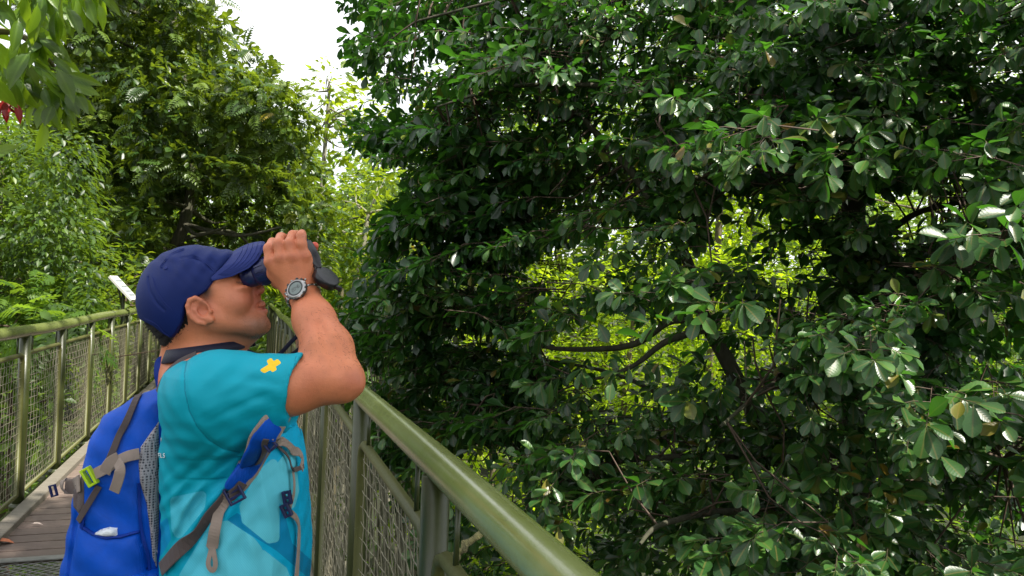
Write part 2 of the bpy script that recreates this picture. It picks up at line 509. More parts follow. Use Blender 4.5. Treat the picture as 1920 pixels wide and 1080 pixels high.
# small interpretive board leaning out over the left railing
bp = P(232, 541, 8.6)
bd = empty('information_board', bp - UP * .4, 'white information board seen edge-on above the far railing, left of the blue cap', 'sign')
e1 = (P(254, 563, 8.6) - P(212, 518, 8.6)) * .5
mb = MB(); mb.box(bp, e1, FW * .08, e1.cross(FW).normalized() * .018, .004)
mb.build('board', simple('white_board', (.5, .5, .48), .4, 0, .1, 30), bd, smooth=False)
mb = MB()
for k in (-.55, -.1, .3, .62):
    mb.box(bp + e1 * k + e1.cross(FW).normalized() * -.0195 * (1 if e1.cross(FW).z < 0 else -1), e1 * .07, FW * .06, e1.cross(FW).normalized() * .001)
mb.build('printed_panel', simple('grey_print', (.15, .17, .18), .5), bd, smooth=False)
mb = MB(); mb.tube([bp - UP * .9, bp - UP * .02], .02, 8); mb.tube([bp - e1 * .6, bp - UP * .25], .012, 6)
mb.build('support_post', M['post'], bd)

# ------------------------------------------------------------------ vegetation
def leaf_template(rows, fold=.07, droop=.12):
    vs, fs, uv = [], [], []
    for (u, hw) in rows:
        wz = -droop * u * u
        if hw == 0:
            vs.append((u, 0, wz)); uv.append((u, 0))
        else:
            vs += [(u, -hw, wz + fold * hw * 2), (u, 0, wz), (u, hw, wz + fold * hw * 2)]
            uv += [(u, -hw), (u, 0), (u, hw)]
    idx = []; k = 0
    for (u, hw) in rows:
        idx.append([k] if hw == 0 else [k, k + 1, k + 2]); k += 1 if hw == 0 else 3
    for a, b_ in zip(idx, idx[1:]):
        if len(a) == 3 and len(b_) == 3: fs += [(a[0], b_[0], b_[1]), (a[0], b_[1], a[1]), (a[1], b_[1], b_[2]), (a[1], b_[2], a[2])]
        elif len(a) == 1: fs += [(a[0], b_[0], b_[1]), (a[0], b_[1], b_[2])]
        else: fs += [(a[0], b_[0], a[1]), (a[1], b_[0], a[2])]
    return np.array(vs, float), np.array(fs), np.array(uv, float)
T_NEAR = leaf_template([(0, .012), (.10, .02), (.24, .10), (.45, .19), (.66, .25), (.84, .22), (.95, .11), (1, 0)], .22, .16)
T_MIDL = leaf_template([(0, 0), (.12, .03), (.5, .21), (.8, .23), (1, 0)], .22, .14)
T_BROAD = leaf_template([(0, .010), (.08, .02), (.22, .11), (.45, .17), (.68, .15), (.86, .07), (1, 0)], .25, .30)
T_LOW = leaf_template([(0, 0), (.5, .24), (1, 0)], .2, .15)
T_LONG = leaf_template([(0, 0), (.3, .12), (.65, .11), (1, 0)], .2, .3)

def frond_template(pairs=9, seed=0):
    r = np.random.default_rng(seed)
    V, Fc, U = [], [], []
    lv, lf, lu = T_LOW
    def pos(s): return np.array([s, 0, .10 * math.sin(s * 2.2) - .38 * s * s])
    k = 0
    rp = [pos(s) for s in np.linspace(0, 1, 5)]
    for i in range(4):
        a, b_ = rp[i], rp[i + 1]; wdt = np.array([0, .006, 0])
        V += [a - wdt, a + wdt, b_ + wdt, b_ - wdt]; Fc += [(k, k + 1, k + 2), (k, k + 2, k + 3)]; U += [(0, 0)] * 4; k += 4
    for i in range(pairs):
        s = .14 + .84 * i / (pairs - 1); p = pos(s)
        L = .30 * (math.sin(math.pi * (.22 + .7 * s))) + .05
        for sd_ in (-1, 1):
            d = np.array([.42 + .3 * s, sd_ * 1.0, -.32 + r.uniform(-.12, .12)]); d /= np.linalg.norm(d)
            nrm = np.array([.1, -sd_ * .25, 1.0]) ; nrm -= d * nrm.dot(d); nrm /= np.linalg.norm(nrm)
            sdv = np.cross(nrm, d)
            vv = p + L * (lv[:, :1] * d + lv[:, 1:2] * .95 * sdv + lv[:, 2:3] * nrm)
            V += list(vv); Fc += [tuple(x + k for x in f) for f in lf]; U += [tuple(x) for x in lu]; k += len(vv)
    return np.array(V), np.array(Fc), np.array(U)
FRONDS = [frond_template(8, 1), frond_template(7, 2), frond_template(9, 3)]

def rosette_template(n_, seed):
    r = np.random.default_rng(seed); V, Fc, U = [], [], []; k = 0; lv, lf, lu = T_MIDL
    for i in range(n_):
        a = i * 2.4 + r.uniform(-.2, .2); inc = r.uniform(.5, 1.15)
        d = np.array([math.cos(inc), math.sin(inc) * math.cos(a), math.sin(inc) * math.sin(a)])
        nrm = np.array([.5, 0, 1.0]) + r.normal(0, .3, 3); nrm -= d * nrm.dot(d); nrm /= np.linalg.norm(nrm); sdv = np.cross(nrm, d)
        L = r.uniform(.38, .62); p = np.array([.1 + .05 * i, 0, 0])
        V += list(p + L * (lv[:, :1] * d + lv[:, 1:2] * 1.1 * sdv + lv[:, 2:3] * nrm)); Fc += [tuple(x + k for x in f) for f in lf]; U += [tuple(x) for x in lu]; k += len(lv)
    return np.array(V), np.array(Fc), np.array(U)
ROSES = [rosette_template(7, 4), rosette_template(8, 5), rosette_template(6, 6)]

def frames(d, nrm):
    d = unit(d); nrm = nrm - (nrm * d).sum(-1, keepdims=True) * d; nrm = unit(nrm)
    return d, np.cross(nrm, d), nrm
def batch(tmpl, base, d, nrm, L, wscale=1.0):
    tv, tf, tu = tmpl
    d, s, nrm = frames(d, nrm); N = len(base); L = np.broadcast_to(L, (N,))[:, None, None]
    ws = np.broadcast_to(wscale, (N,))[:, None, None]
    V = base[:, None, :] + L * (tv[None, :, 0:1] * d[:, None, :] + ws * tv[None, :, 1:2] * s[:, None, :] + tv[None, :, 2:3] * nrm[:, None, :])
    Fc = tf[None] + (np.arange(N) * len(tv))[:, None, None]
    return V.reshape(-1, 3), Fc.reshape(-1, 3)
def foliage(name, mat, parent, tmpl, base, d, nrm, L, rnd, wscale=1.0, kind='stuff'):
    V, Fc = batch(tmpl, base, d, nrm, L, wscale)
    nv = len(tmpl[0])
    at = {'rnd': np.repeat(rnd, nv)}
    luv = np.zeros((len(V), 3)); luv[:, :2] = np.tile(tmpl[2], (len(base), 1)); at['luv'] = luv
    return mesh_obj(name, V, Fc, mat, parent, smooth=False, kind=kind, attrs=at)
def single_leaves(name, mat, parent, tmpl, base, d, nrm, L, rnd, wscale):
    """each leaf an object of its own; alike leaves share mesh data"""
    protos = []
    for k in range(8):
        tv = tmpl[0].copy(); tv[:, 2] *= (.6 + .2 * (k % 4))
        me_o = mesh_obj('leaf_proto', tv, tmpl[1], mat, None, True, attrs={'rnd': np.full(len(tv), (k + .5) / 8 * .92), 'luv': np.hstack([tmpl[2], np.zeros((len(tv), 1))])})
        protos.append(me_o.data); bpy.data.objects.remove(me_o)
    dd, s, nn = frames(d, nrm)
    pinv = Matrix.LocRotScale(parent.location, parent.rotation_euler, parent.scale).inverted()
    for i in range(len(base)):
        o = bpy.data.objects.new(name, protos[min(7, int(rnd[i] * 8))]); COL.objects.link(o)
        m_ = Matrix.Identity(4)
        for r_ in range(3):
            m_[r_][0] = dd[i][r_] * L[i]; m_[r_][1] = s[i][r_] * L[i] * wscale[i]; m_[r_][2] = nn[i][r_] * L[i]; m_[r_][3] = base[i][r_]
        o.parent = parent; o.matrix_basis = pinv @ m_

def twigs_mesh(name, segs, mat, parent, kind=None, n=4):
    """segs: list of (points, r0, r1)"""
    mb = MB()
    for pts, r0, r1 in segs:
        k = len(pts); mb.tube(pts, [r0 + (r1 - r0) * i / (k - 1) for i in range(k)], n, False)
    return mb.build(name, mat, parent, True, kind)

# ---- the big glossy tree right of the walkway
RIGHT_EDGE_X = np.array([[-700, 560], [-200, 600], [0, 640], [60, 628], [110, 640], [150, 690], [200, 668], [255, 640], [300, 690], [345, 745], [400, 720], [440, 700], [520, 680], [560, 640], [600, 630], [700, 640], [760, 660], [820, 700], [1400, 760]])
def left_edge(py): return np.interp(py, RIGHT_EDGE_X[:, 0], RIGHT_EDGE_X[:, 1])
GAPS = [(1120, 650, 105, 48, .16), (1250, 640, 70, 52, .24), (1200, 700, 90, 35, .3), (1330, 720, 50, 40, .4), (1390, 425, 62, 40, .18), (1120, 480, 40, 30, .6), (1500, 520, 40, 60, .4), (1710, 410, 45, 34, .2), (1720, 480, 40, 40, .3),
        (1890, 120, 60, 60, .35), (1250, 95, 55, 22, .4), (950, 235, 45, 25, .4), (910, 870, 60, 35, .15), (1850, 740, 40, 30, .3), (1450, 640, 40, 60, .4), (1080, 780, 60, 60, .55), (1650, 240, 35, 40, .5),
        (1480, 60, 50, 40, .5), (1375, 690, 42, 100, .4), (1345, 620, 40, 50, .3), (1600, 930, 38, 90, .4), (1595, 590, 30, 50, .6), (1455, 470, 40, 40, .3), (1530, 470, 30, 30, .4), (860, 900, 50, 60, .3), (1200, 760, 60, 30, .4), (1280, 850, 40, 30, .5), (1010, 560, 70, 40, .4), (1860, 420, 40, 40, .5), (1110, 250, 30, 20, .5)]
def gap_keep(px, py, r):
    k = np.ones_like(px)
    for cx, cy_, rx, ry, p in GAPS:
        inside = ((px - cx) / rx) ** 2 + ((py - cy_) / ry) ** 2 < 1
        k = np.where(inside, np.minimum(k, p), k)
    return r < k

tb = P(1600, 540, 6.0); tb.z = GZ - .8
big = empty('forest_tree', tb, 'tall dark tree with large glossy oval leaves filling the view right of the railing', 'tree')
trunk = [tb + Vector((.25, .2, 0)), P(1612, 1080, 6.0), P(1605, 900, 6.0), P(1600, 700, 6.0), P(1596, 540, 6.0), P(1604, 300, 6.05), P(1618, 60, 6.1), P(1622, -400, 6.2), P(1640, -1100, 6.4)]
trunk_s = smooth_pts(trunk, 5)
twigs_mesh('trunk', [(trunk_s, .15, .05)], M['bark_dark'], big, n=14)
limbs = [[P(1598, 900, 6.0), P(1500, 868, 5.8), P(1425, 790, 5.6), P(1360, 670, 5.5), P(1318, 590, 5.4), P(1280, 470, 5.4), P(1190, 330, 5.5), P(1080, 210, 5.7)],
         [P(1330, 615, 5.45), P(1262, 600, 5.4), P(1190, 645, 5.5), P(1100, 655, 5.7), P(1010, 648, 5.9), P(880, 610, 6.2), P(740, 600, 6.6)],
         [P(1330, 615, 5.45), P(1250, 640, 5.3), P(1180, 690, 5.3), P(1080, 720, 5.4)],
         [P(1600, 640, 6.0), P(1680, 560, 5.2), P(1760, 520, 4.6), P(1850, 500, 4.2)],
         [P(1600, 420, 6.0), P(1500, 360, 5.2), P(1380, 340, 4.7), P(1260, 330, 4.4)],
         [P(1600, 500, 6.0), P(1700, 410, 5.6), P(1800, 380, 5.3), P(1950, 360, 5.0)],
         [P(1604, 200, 6.0), P(1660, 130, 5.8), P(1710, 60, 5.7), P(1740, -120, 5.6)],
         [P(1604, 240, 6.0), P(1560, 120, 5.9), P(1545, 0, 5.8), P(1500, -200, 5.6)],
         [P(1606, 150, 6.0), P(1450, 40, 5.8), P(1250, -20, 5.6), P(1000, -10, 5.7), P(780, 40, 6.0)],
         [P(1600, 330, 6.0), P(1400, 230, 5.8), P(1200, 170, 5.5), P(980, 160, 5.4), P(820, 200, 5.6)],
         [P(1600, 760, 6.0), P(1520, 700, 5.2), P(1450, 720, 4.6), P(1350, 800, 4.2)],
         [P(1600, 800, 6.0), P(1700, 760, 5.2), P(1780, 780, 4.8), P(1880, 860, 4.4)],
         [P(1600, 900, 6.0), P(1400, 860, 5.4), P(1200, 860, 5.2), P(1020, 880, 5.4), P(900, 760, 5.8)],
         [P(1610, 1000, 6.0), P(1400, 960, 5.0), P(1250, 980, 4.4), P(1200, 1020, 4.1)],
         [P(1600, 860, 6.0), P(1350, 800, 6.2), P(1150, 700, 6.4), P(900, 660, 6.6)],
         [P(1610, -100, 6.1), P(1300, -300, 5.6), P(1000, -500, 5.2), P(700, -500, 5.0)],
         [P(1620, -300, 6.1), P(1500, -800, 5.4), P(1200, -1300, 4.8), P(1000, -1500, 4.6)],
         [P(1620, -300, 6.1), P(1800, -700, 5.6), P(2100, -900, 5.2)]]
limb_s = [smooth_pts(l, 6) for l in limbs]
for i, l in enumerate(limb_s):
    r0 = .085 if i == 0 else (.05 if i in (15, 16, 17) else .034)
    twigs_mesh('limb', [(l, r0, r0 * .25)], M['bark_dark'], big, n=8)
limb_pts = np.array([tuple(p) for l in limb_s for p in l] + [tuple(p) for p in trunk_s[6:]])

def sprays(centers, trunk_xy, leafL, ntw, nleaf, r, droop=.35, faceout=.55):
    """rosettes of leaves at the ends of twigs. returns leaf arrays and twig segments"""
    B, Dd, Nn, LL, segs = [], [], [], [], []
    for ci, c in enumerate(centers):
        o = c - np.array([trunk_xy[0], trunk_xy[1], c[2]]); o[2] = 0
        o = unit(o) + r.normal(0, .45, 3) * np.array([1, 1, .3]); o = unit(o)
        LS = leafL * (1 + r.normal(0, .20))
        s0 = c - o * LS * 4.2 + np.array([0, 0, LS * .9])
        dist = np.linalg.norm(limb_pts - s0, axis=1); j = dist.argmin()
        main = [s0, (s0 + c) / 2 + np.array([0, 0, LS * .5]), c]
        if dist[j] < .75:
            segs.append(([limb_pts[j], (limb_pts[j] + s0) / 2 + r.normal(0, .05, 3), s0], .010, .005))
        segs.append((main, .005, .0025))
        for k in range(ntw):
            fr_ = .25 + .75 * (k + 1) / ntw
            q = s0 * (1 - fr_) + c * fr_ + np.array([0, 0, LS * .45 * math.sin(fr_ * 3.1)])
            ang = ((-1) ** k) * r.uniform(.35, 1.1) if k < ntw - 1 else 0
            ca, sa = math.cos(ang), math.sin(ang)
            td = np.array([o[0] * ca - o[1] * sa, o[0] * sa + o[1] * ca, o[2] + r.normal(-.15, .2)]); td = unit(td)
            tl = LS * r.uniform(1.0, 2.2)
            e = q + td * tl
            segs.append(([q, (q + e) / 2 + np.array([0, 0, .012]), e], .0028, .0016))
            x = unit(np.cross(td, [0, 0, 1.0])); y_ = np.cross(x, td)
            ph = r.uniform(0, 6.3)
            for n_ in range(nleaf):
                back = (n_ / nleaf) ** 1.3 * tl * .75
                a = ph + n_ * 2.4
                rad = x * math.cos(a) + y_ * math.sin(a)
                inc = .75 + .4 * n_ / nleaf + r.normal(0, .15)
                dl = td * math.cos(inc) + rad * math.sin(inc); dl[2] -= droop + r.uniform(-.15, .25)
                B.append(e - td * back); Dd.append(unit(dl))
                nn = np.array([0, 0, 1.0]) * .75 + o * faceout + rad * .25 + r.normal(0, .28, 3); Nn.append(nn)
                LL.append(LS * r.uniform(.78, 1.15))
    return np.array(B), np.array(Dd), np.array(Nn), np.array(LL), segs

def zfront(px, py):
    z = np.interp(px, [600, 760, 950, 1200, 1450, 1700, 2100], [6.6, 5.8, 5.0, 4.25, 4.0, 3.8, 3.7])
    return z + np.clip(-np.asarray(py, float) / 300, 0, 3) * .7 + .35 * np.sin(px * .011 + py * .007) + .3 * np.sin(py * .016 - px * .004)
r1 = np.random.default_rng(11)
def sample_crown(N, x0, x1, y0, y1, dz0, dz1, pw, gaps=True, margin=25):
    px = r1.uniform(x0, x1, N); py = r1.uniform(y0, y1, N)
    ok = px > left_edge(py) + margin
    if gaps: ok &= gap_keep(px, py, r1.uniform(0, 1, N))
    px, py = px[ok], py[ok]
    Z = zfront(px, py) + dz0 + (dz1 - dz0) * r1.uniform(0, 1, len(px)) ** pw
    return Pn(px, py, Z)
txy = (tb.x, tb.y)
c1b = sample_crown(300, 620, 1010, 240, 860, .1, 1.8, 1)
c1 = sample_crown(520, 600, 2150, -120, 1180, 0, 1.0, 1)
c2b = sample_crown(330, 640, 2150, -150, 380, .8, 2.8, 1)
c2 = sample_crown(880, 600, 2250, -250, 1300, .9, 3.2, 1.2)
c3 = sample_crown(130, 560, 2600, -900, -120, .6, 3.5, 1, False)
B1, D1, N1, L1, S1 = sprays(c1, txy, .112, 5, 8, r1)
B2, D2, N2, L2, S2 = sprays(np.concatenate([c2, c2b, c1b]), txy, .120, 5, 8, r1)
B3, D3, N3, L3, S3 = sprays(c3, txy, .17, 5, 9, r1)
def edge_filter(B, Dd, Nn, LL, gap_p=True):
    px, py, z = projn(B + Dd * LL[:, None] * .6)
    keep = (px > left_edge(py) - 14 + 10 * np.sin(py * .13)) & (z > 1.2)
    if gap_p: keep &= gap_keep(px, py, r1.uniform(0, 1, len(B)) * .55)
    return B[keep], Dd[keep], Nn[keep], LL[keep]
B1, D1, N1, L1 = edge_filter(B1, D1, N1, L1); B2, D2, N2, L2 = edge_filter(B2, D2, N2, L2)
R1 = r1.uniform(0, 1, len(B1)); R2 = r1.uniform(0, 1, len(B2)); R3 = r1.uniform(0, 1, len(B3))
px, py, z = projn(B1)
inview = (px > 560) & (px < 1940) & (py > -30) & (py < 1110)
score = np.where(inview, L1 / z, -1); pick = np.argsort(-score)[:300]
mask = np.zeros(len(B1), bool); mask[pick] = True
W1 = r1.uniform(.85, 1.2, len(B1))
single_leaves('leaf', M['leaf_dark'], big, T_NEAR, B1[mask], D1[mask], N1[mask], L1[mask], R1[mask], W1[mask])
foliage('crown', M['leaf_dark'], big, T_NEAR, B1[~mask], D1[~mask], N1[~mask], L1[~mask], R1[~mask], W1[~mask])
foliage('inner_foliage', M['leaf_dark_shaded'], big, T_MIDL, B2, D2, N2, L2, R2)
foliage('unseen_upper_foliage', M['leaf_dark_shaded'], big, T_MIDL, B3, D3, N3, L3, R3)
def clear_seg(sg):
    m_ = [proj(q_) for q_ in sg[0]]
    return not any(((x - cx) / rx) ** 2 + ((y_ - cy_) / ry) ** 2 < 1 for x, y_, _ in m_ for cx, cy_, rx, ry, p in GAPS[:6])
allseg = [g_ for g_ in S1 + S2 + S3 if clear_seg(g_)]
twigs_mesh('twigs', allseg, M['twig'], big, 'stuff', 3)

yl = [(1612, 870, 95), (1628, 880, 80), (1640, 905, 100), (1600, 890, 110), (1632, 930, 85), (1650, 860, 70), (1618, 845, 120), (1546, 860, 95), (1466, 850, 80)]
YB = Pn([a_[0] for a_ in yl], [a_[1] for a_ in yl], [4.7 + .05 * k for k in range(9)])
YD = np.array([EXn * math.cos(math.radians(a_[2])) - EUn * math.sin(math.radians(a_[2])) + FWn * .2 for a_ in yl])
M['leaf_old'] = leaf_mat('yellowing_leaf', [(0, (.10, .10, .015)), (1, (.26, .17, .03))], (.45, .30, .04), .35, .45, .4, veins=True)
single_leaves('yellowing_leaf', M['leaf_old'], big, T_NEAR, YB, YD, -np.tile(FWn, (9, 1)) + r1.normal(0, .3, (9, 3)), np.full(9, .17), r1.uniform(0, 1, 9), np.full(9, 1.0))
for o in big.children:
    if o.name.startswith('yellowing_leaf'): o['label'] = 'old yellowing leaf hanging by the dark trunk'

# unseen foliage added along the sun line to shade man and walkway
shade_crown = []
while len(shade_crown) < 235:
    q = r1.uniform([-1.5, -7.0, 5.2], [10.0, 6.5, 12.5])
    e = ((q[0] - 4.6) / 5.4) ** 2 + ((q[1] + .6) / 5.4) ** 2 + ((q[2] - 8.6) / 3.8) ** 2
    x_, y_, z_ = proj(q)
    vq = q - np.array([-.1, 1.3, 1.3]); sdn = np.array(sd); dl_ = np.linalg.norm(vq - sdn * (vq @ sdn))
    if dl_ > 1.5 and r1.uniform() > (.35 if dl_ < 2.8 and vq[0] < sdn[0] / sdn[2] * vq[2] else .05): continue
    if e < 1 and (y_ < -60 or z_ < .2 or x_ > 2300): shade_crown.append(q)
shade_crown = np.array(shade_crown)
B4, D4, N4, L4, S4 = sprays(shade_crown, txy, .20, 5, 10, r1)
qx, qy, qz = projn(B4)
kk_ = ~((qz > 0) & (qy > -40) & (qy < 1150) & (qx > -60) & (qx < 2000))
B4, D4, N4, L4 = B4[kk_], D4[kk_], N4[kk_], L4[kk_]
S4 = [s_ for s_ in S4 if all((lambda t_: t_[2] < .1 or t_[1] < -30 or t_[0] > 1990)(proj(p_)) for p_ in s_[0])]
foliage('unseen_upper_foliage', M['leaf_dark_shaded'], big, T_MIDL, B4, D4, N4, L4, r1.uniform(0, 1, len(B4)))
twigs_mesh('twigs', S4, M['twig'], big, 'stuff', 3)

# ---- generic clumpy trees
def clump_tree(name, label, base_px, Z, clumps, leaf, mat, bark, per, Lr, r, tr=.12, trunk_path=None, group=None, cat='tree', shell=.55, down=.3, fold_n=.6, wscale=1.0, limbs_n=8, singles=0):
    """clumps: array (px,py,Z,radius_m)"""
    C = np.array(clumps, float); W = Pn(C[:, 0], C[:, 1], C[:, 2])
    if trunk_path is None:
        foot = P(base_px[0], base_px[1], Z); foot.z = float(ground_z(foot.x, foot.y)) - .3
        topc = W[:, 2].max() - .3
        top = Vector(W.mean(0)); top.z = topc
        path = [foot, foot.lerp(top, .35) + Vector((.15, 0, 0)), foot.lerp(top, .7), top]
    else:
        path = [P(*p) for p in trunk_path]
        foot = path[0].copy()
        if foot.z > GZ + 1: foot.z = float(ground_z(foot.x, foot.y)) - .3; path = [foot] + path
    root = empty(name, foot, label, cat, group)
    ps = smooth_pts(path, 5)
    twigs_mesh('trunk', [(ps, tr, tr * .35)], bark, root, n=10)
    pa = np.array([tuple(p) for p in ps])
    order = np.argsort(-C[:, 3])[:limbs_n]
    segs = []
    for i in order:
        lowmask = pa[:, 2] < W[i][2] + .2
        cand = pa[lowmask] if lowmask.any() else pa
        j = np.linalg.norm(cand - W[i], axis=1).argmin()
        a = cand[j]; mid = (a + W[i]) / 2 + r.normal(0, .12, 3)
        segs.append((smooth_pts([a, mid, W[i]], 4), tr * .3, tr * .08))
    for sg_ in segs: twigs_mesh('limb', [sg_], bark, root, n=6)
    BB, DD, NN, RN = [], [], [], []
    for i in range(len(C)):
        rad = C[i, 3]; nn_ = int(per * rad * rad)
        v = unit(r.normal(0, 1, (nn_, 3))); rr_ = rad * (shell + (1 - shell) * r.uniform(0, 1, (nn_, 1)) ** .5) * r.uniform(.75, 1.12, (nn_, 1))
        lump = 1 + .18 * np.sin(v[:, :1] * 5 + i) * np.cos(v[:, 1:2] * 6 + i * 2)
        pos = W[i] + v * rr_ * lump * np.array([1, 1, .8])
        dd = v + r.normal(0, .5, v.shape); dd[:, 2] = dd[:, 2] * .6 - down
        nrm = v * fold_n + np.array([0, 0, .8]) + r.normal(0, .35, v.shape)
        RN.append(np.clip(r.uniform(0, 1, nn_) * .6 + r.uniform(0, .4), 0, 1)); BB.append(pos); DD.append(dd); NN.append(nrm)
    rn = np.concatenate(RN); BB = np.concatenate(BB); DD = np.concatenate(DD); NN = np.concatenate(NN)
    x_, y_, z_ = projn(BB)
    la = BB @ np.array(RW); lt_ = BB @ np.array(D)
    keep = (z_ > 1.5) & ~((la > A_L - .12) & (la < A_R + .12) & (BB[:, 2] > -.3) & (BB[:, 2] < 3.2) & (lt_ < TEND - 1))
    BB, DD, NN, rn = BB[keep], DD[keep], NN[keep], rn[keep]
    LL = Lr * r.uniform(.6, 1.35, len(BB))
    if singles:
        x_, y_, z_ = projn(BB)
        sc_ = np.where((x_ > -20) & (x_ < 1940) & (y_ > -20) & (y_ < 1100), LL / z_ - (z_ * .004), -9)
        pk = np.argsort(-sc_)[:singles]; mk = np.zeros(len(BB), bool); mk[pk] = True
        tm = leaf[0] if isinstance(leaf, list) else leaf
        single_leaves('leaf', mat, root, tm, BB[mk], DD[mk], NN[mk], LL[mk], rn[mk], np.full(mk.sum(), wscale))
        BB, DD, NN, LL, rn = BB[~mk], DD[~mk], NN[~mk], LL[~mk], rn[~mk]
    if isinstance(leaf, list):
        for k, tm in enumerate(leaf):
            s_ = slice(k, None, len(leaf))
            foliage('crown', mat, root, tm, BB[s_], DD[s_], NN[s_], LL[s_], rn[s_], wscale)
    else:
        foliage('crown', mat, root, leaf, BB, DD, NN, LL, rn, wscale)
    return root

def poly_in(px, py, poly):
    c = np.zeros(len(px), bool); n = len(poly)
    for i in range(n):
        x1, y1 = poly[i]; x2, y2 = poly[(i + 1) % n]
        cond = ((y1 > py) != (y2 > py)) & (px < (x2 - x1) * (py - y1) / (y2 - y1 + 1e-9) + x1)
        c ^= cond
    return c
def clumps_in(poly, n, z0, z1, ra, rb, r, tries=60):
    xs_ = [p[0] for p in poly]; ys_ = [p[1] for p in poly]; out = []
    for _ in range(n * tries):
        x, y_ = r.uniform(min(xs_), max(xs_)), r.uniform(min(ys_), max(ys_))
        if not poly_in(np.array([x]), np.array([y_]), poly)[0]: continue
        z = r.uniform(z0, z1); rad = r.uniform(ra, rb)
        if all((x - o[0]) ** 2 + (y_ - o[1]) ** 2 > (.75 * rad * F / z) ** 2 or abs(z - o[2]) > (z1 - z0) * .45 for o in out):
            out.append((x, y_, z, rad))
        if len(out) >= n: break
    return out
r2 = np.random.default_rng(5)

# compound-leaved tree, left background
polyC = [(100, -150), (295, -150), (340, 10), (400, 75), (452, 125), (500, 165), (538, 215), (565, 300), (580, 400), (580, 450), (560, 500), (420, 510), (280, 500), (150, 490), (100, 300)]
clump_tree('forest_tree', 'tall tree with drooping feather-shaped compound leaves behind the walkway, left of the white sky', (330, 470), 13.5,
           clumps_in(polyC, 170, 11.5, 15.8, .40, .75, r2), FRONDS + ROSES + ROSES[:1], M['leaf_pinnate'], M['bark_dark'], 230, .31, r2, .16,
           trunk_path=[(262, 700, 13.5), (300, 540, 13.5), (330, 460, 13.5), (345, 420, 13.5), (360, 330, 13.6), (350, 200, 13.6), (330, 60, 13.8)], limbs_n=26, down=.22, singles=150)
clump_tree('forest_tree', 'mid-green tree standing behind the lower part of the feather-leaved crown', (300, 560), 24,
           clumps_in([(60, 150), (560, 230), (600, 330), (600, 540), (60, 540)], 44, 21, 25, .9, 1.5, r2), T_LOW, M['leaf_mid'], M['bark_brown'], 110, .28, r2, .2, limbs_n=8)
# liana-hung tree, far left
polyB = [(-160, 235), (60, 240), (130, 290), (140, 400), (150, 480), (200, 520), (215, 600), (-160, 640)]
clump_tree('liana_tree', 'tree smothered in small bright creeper leaves at the left edge of the photo', (40, 500), 8.5,
           clumps_in(polyB, 60, 7.6, 9.4, .38, .6, r2), T_LOW, M['leaf_liana'], M['bark_brown'], 1500, .085, r2, .12, down=.55, limbs_n=10)
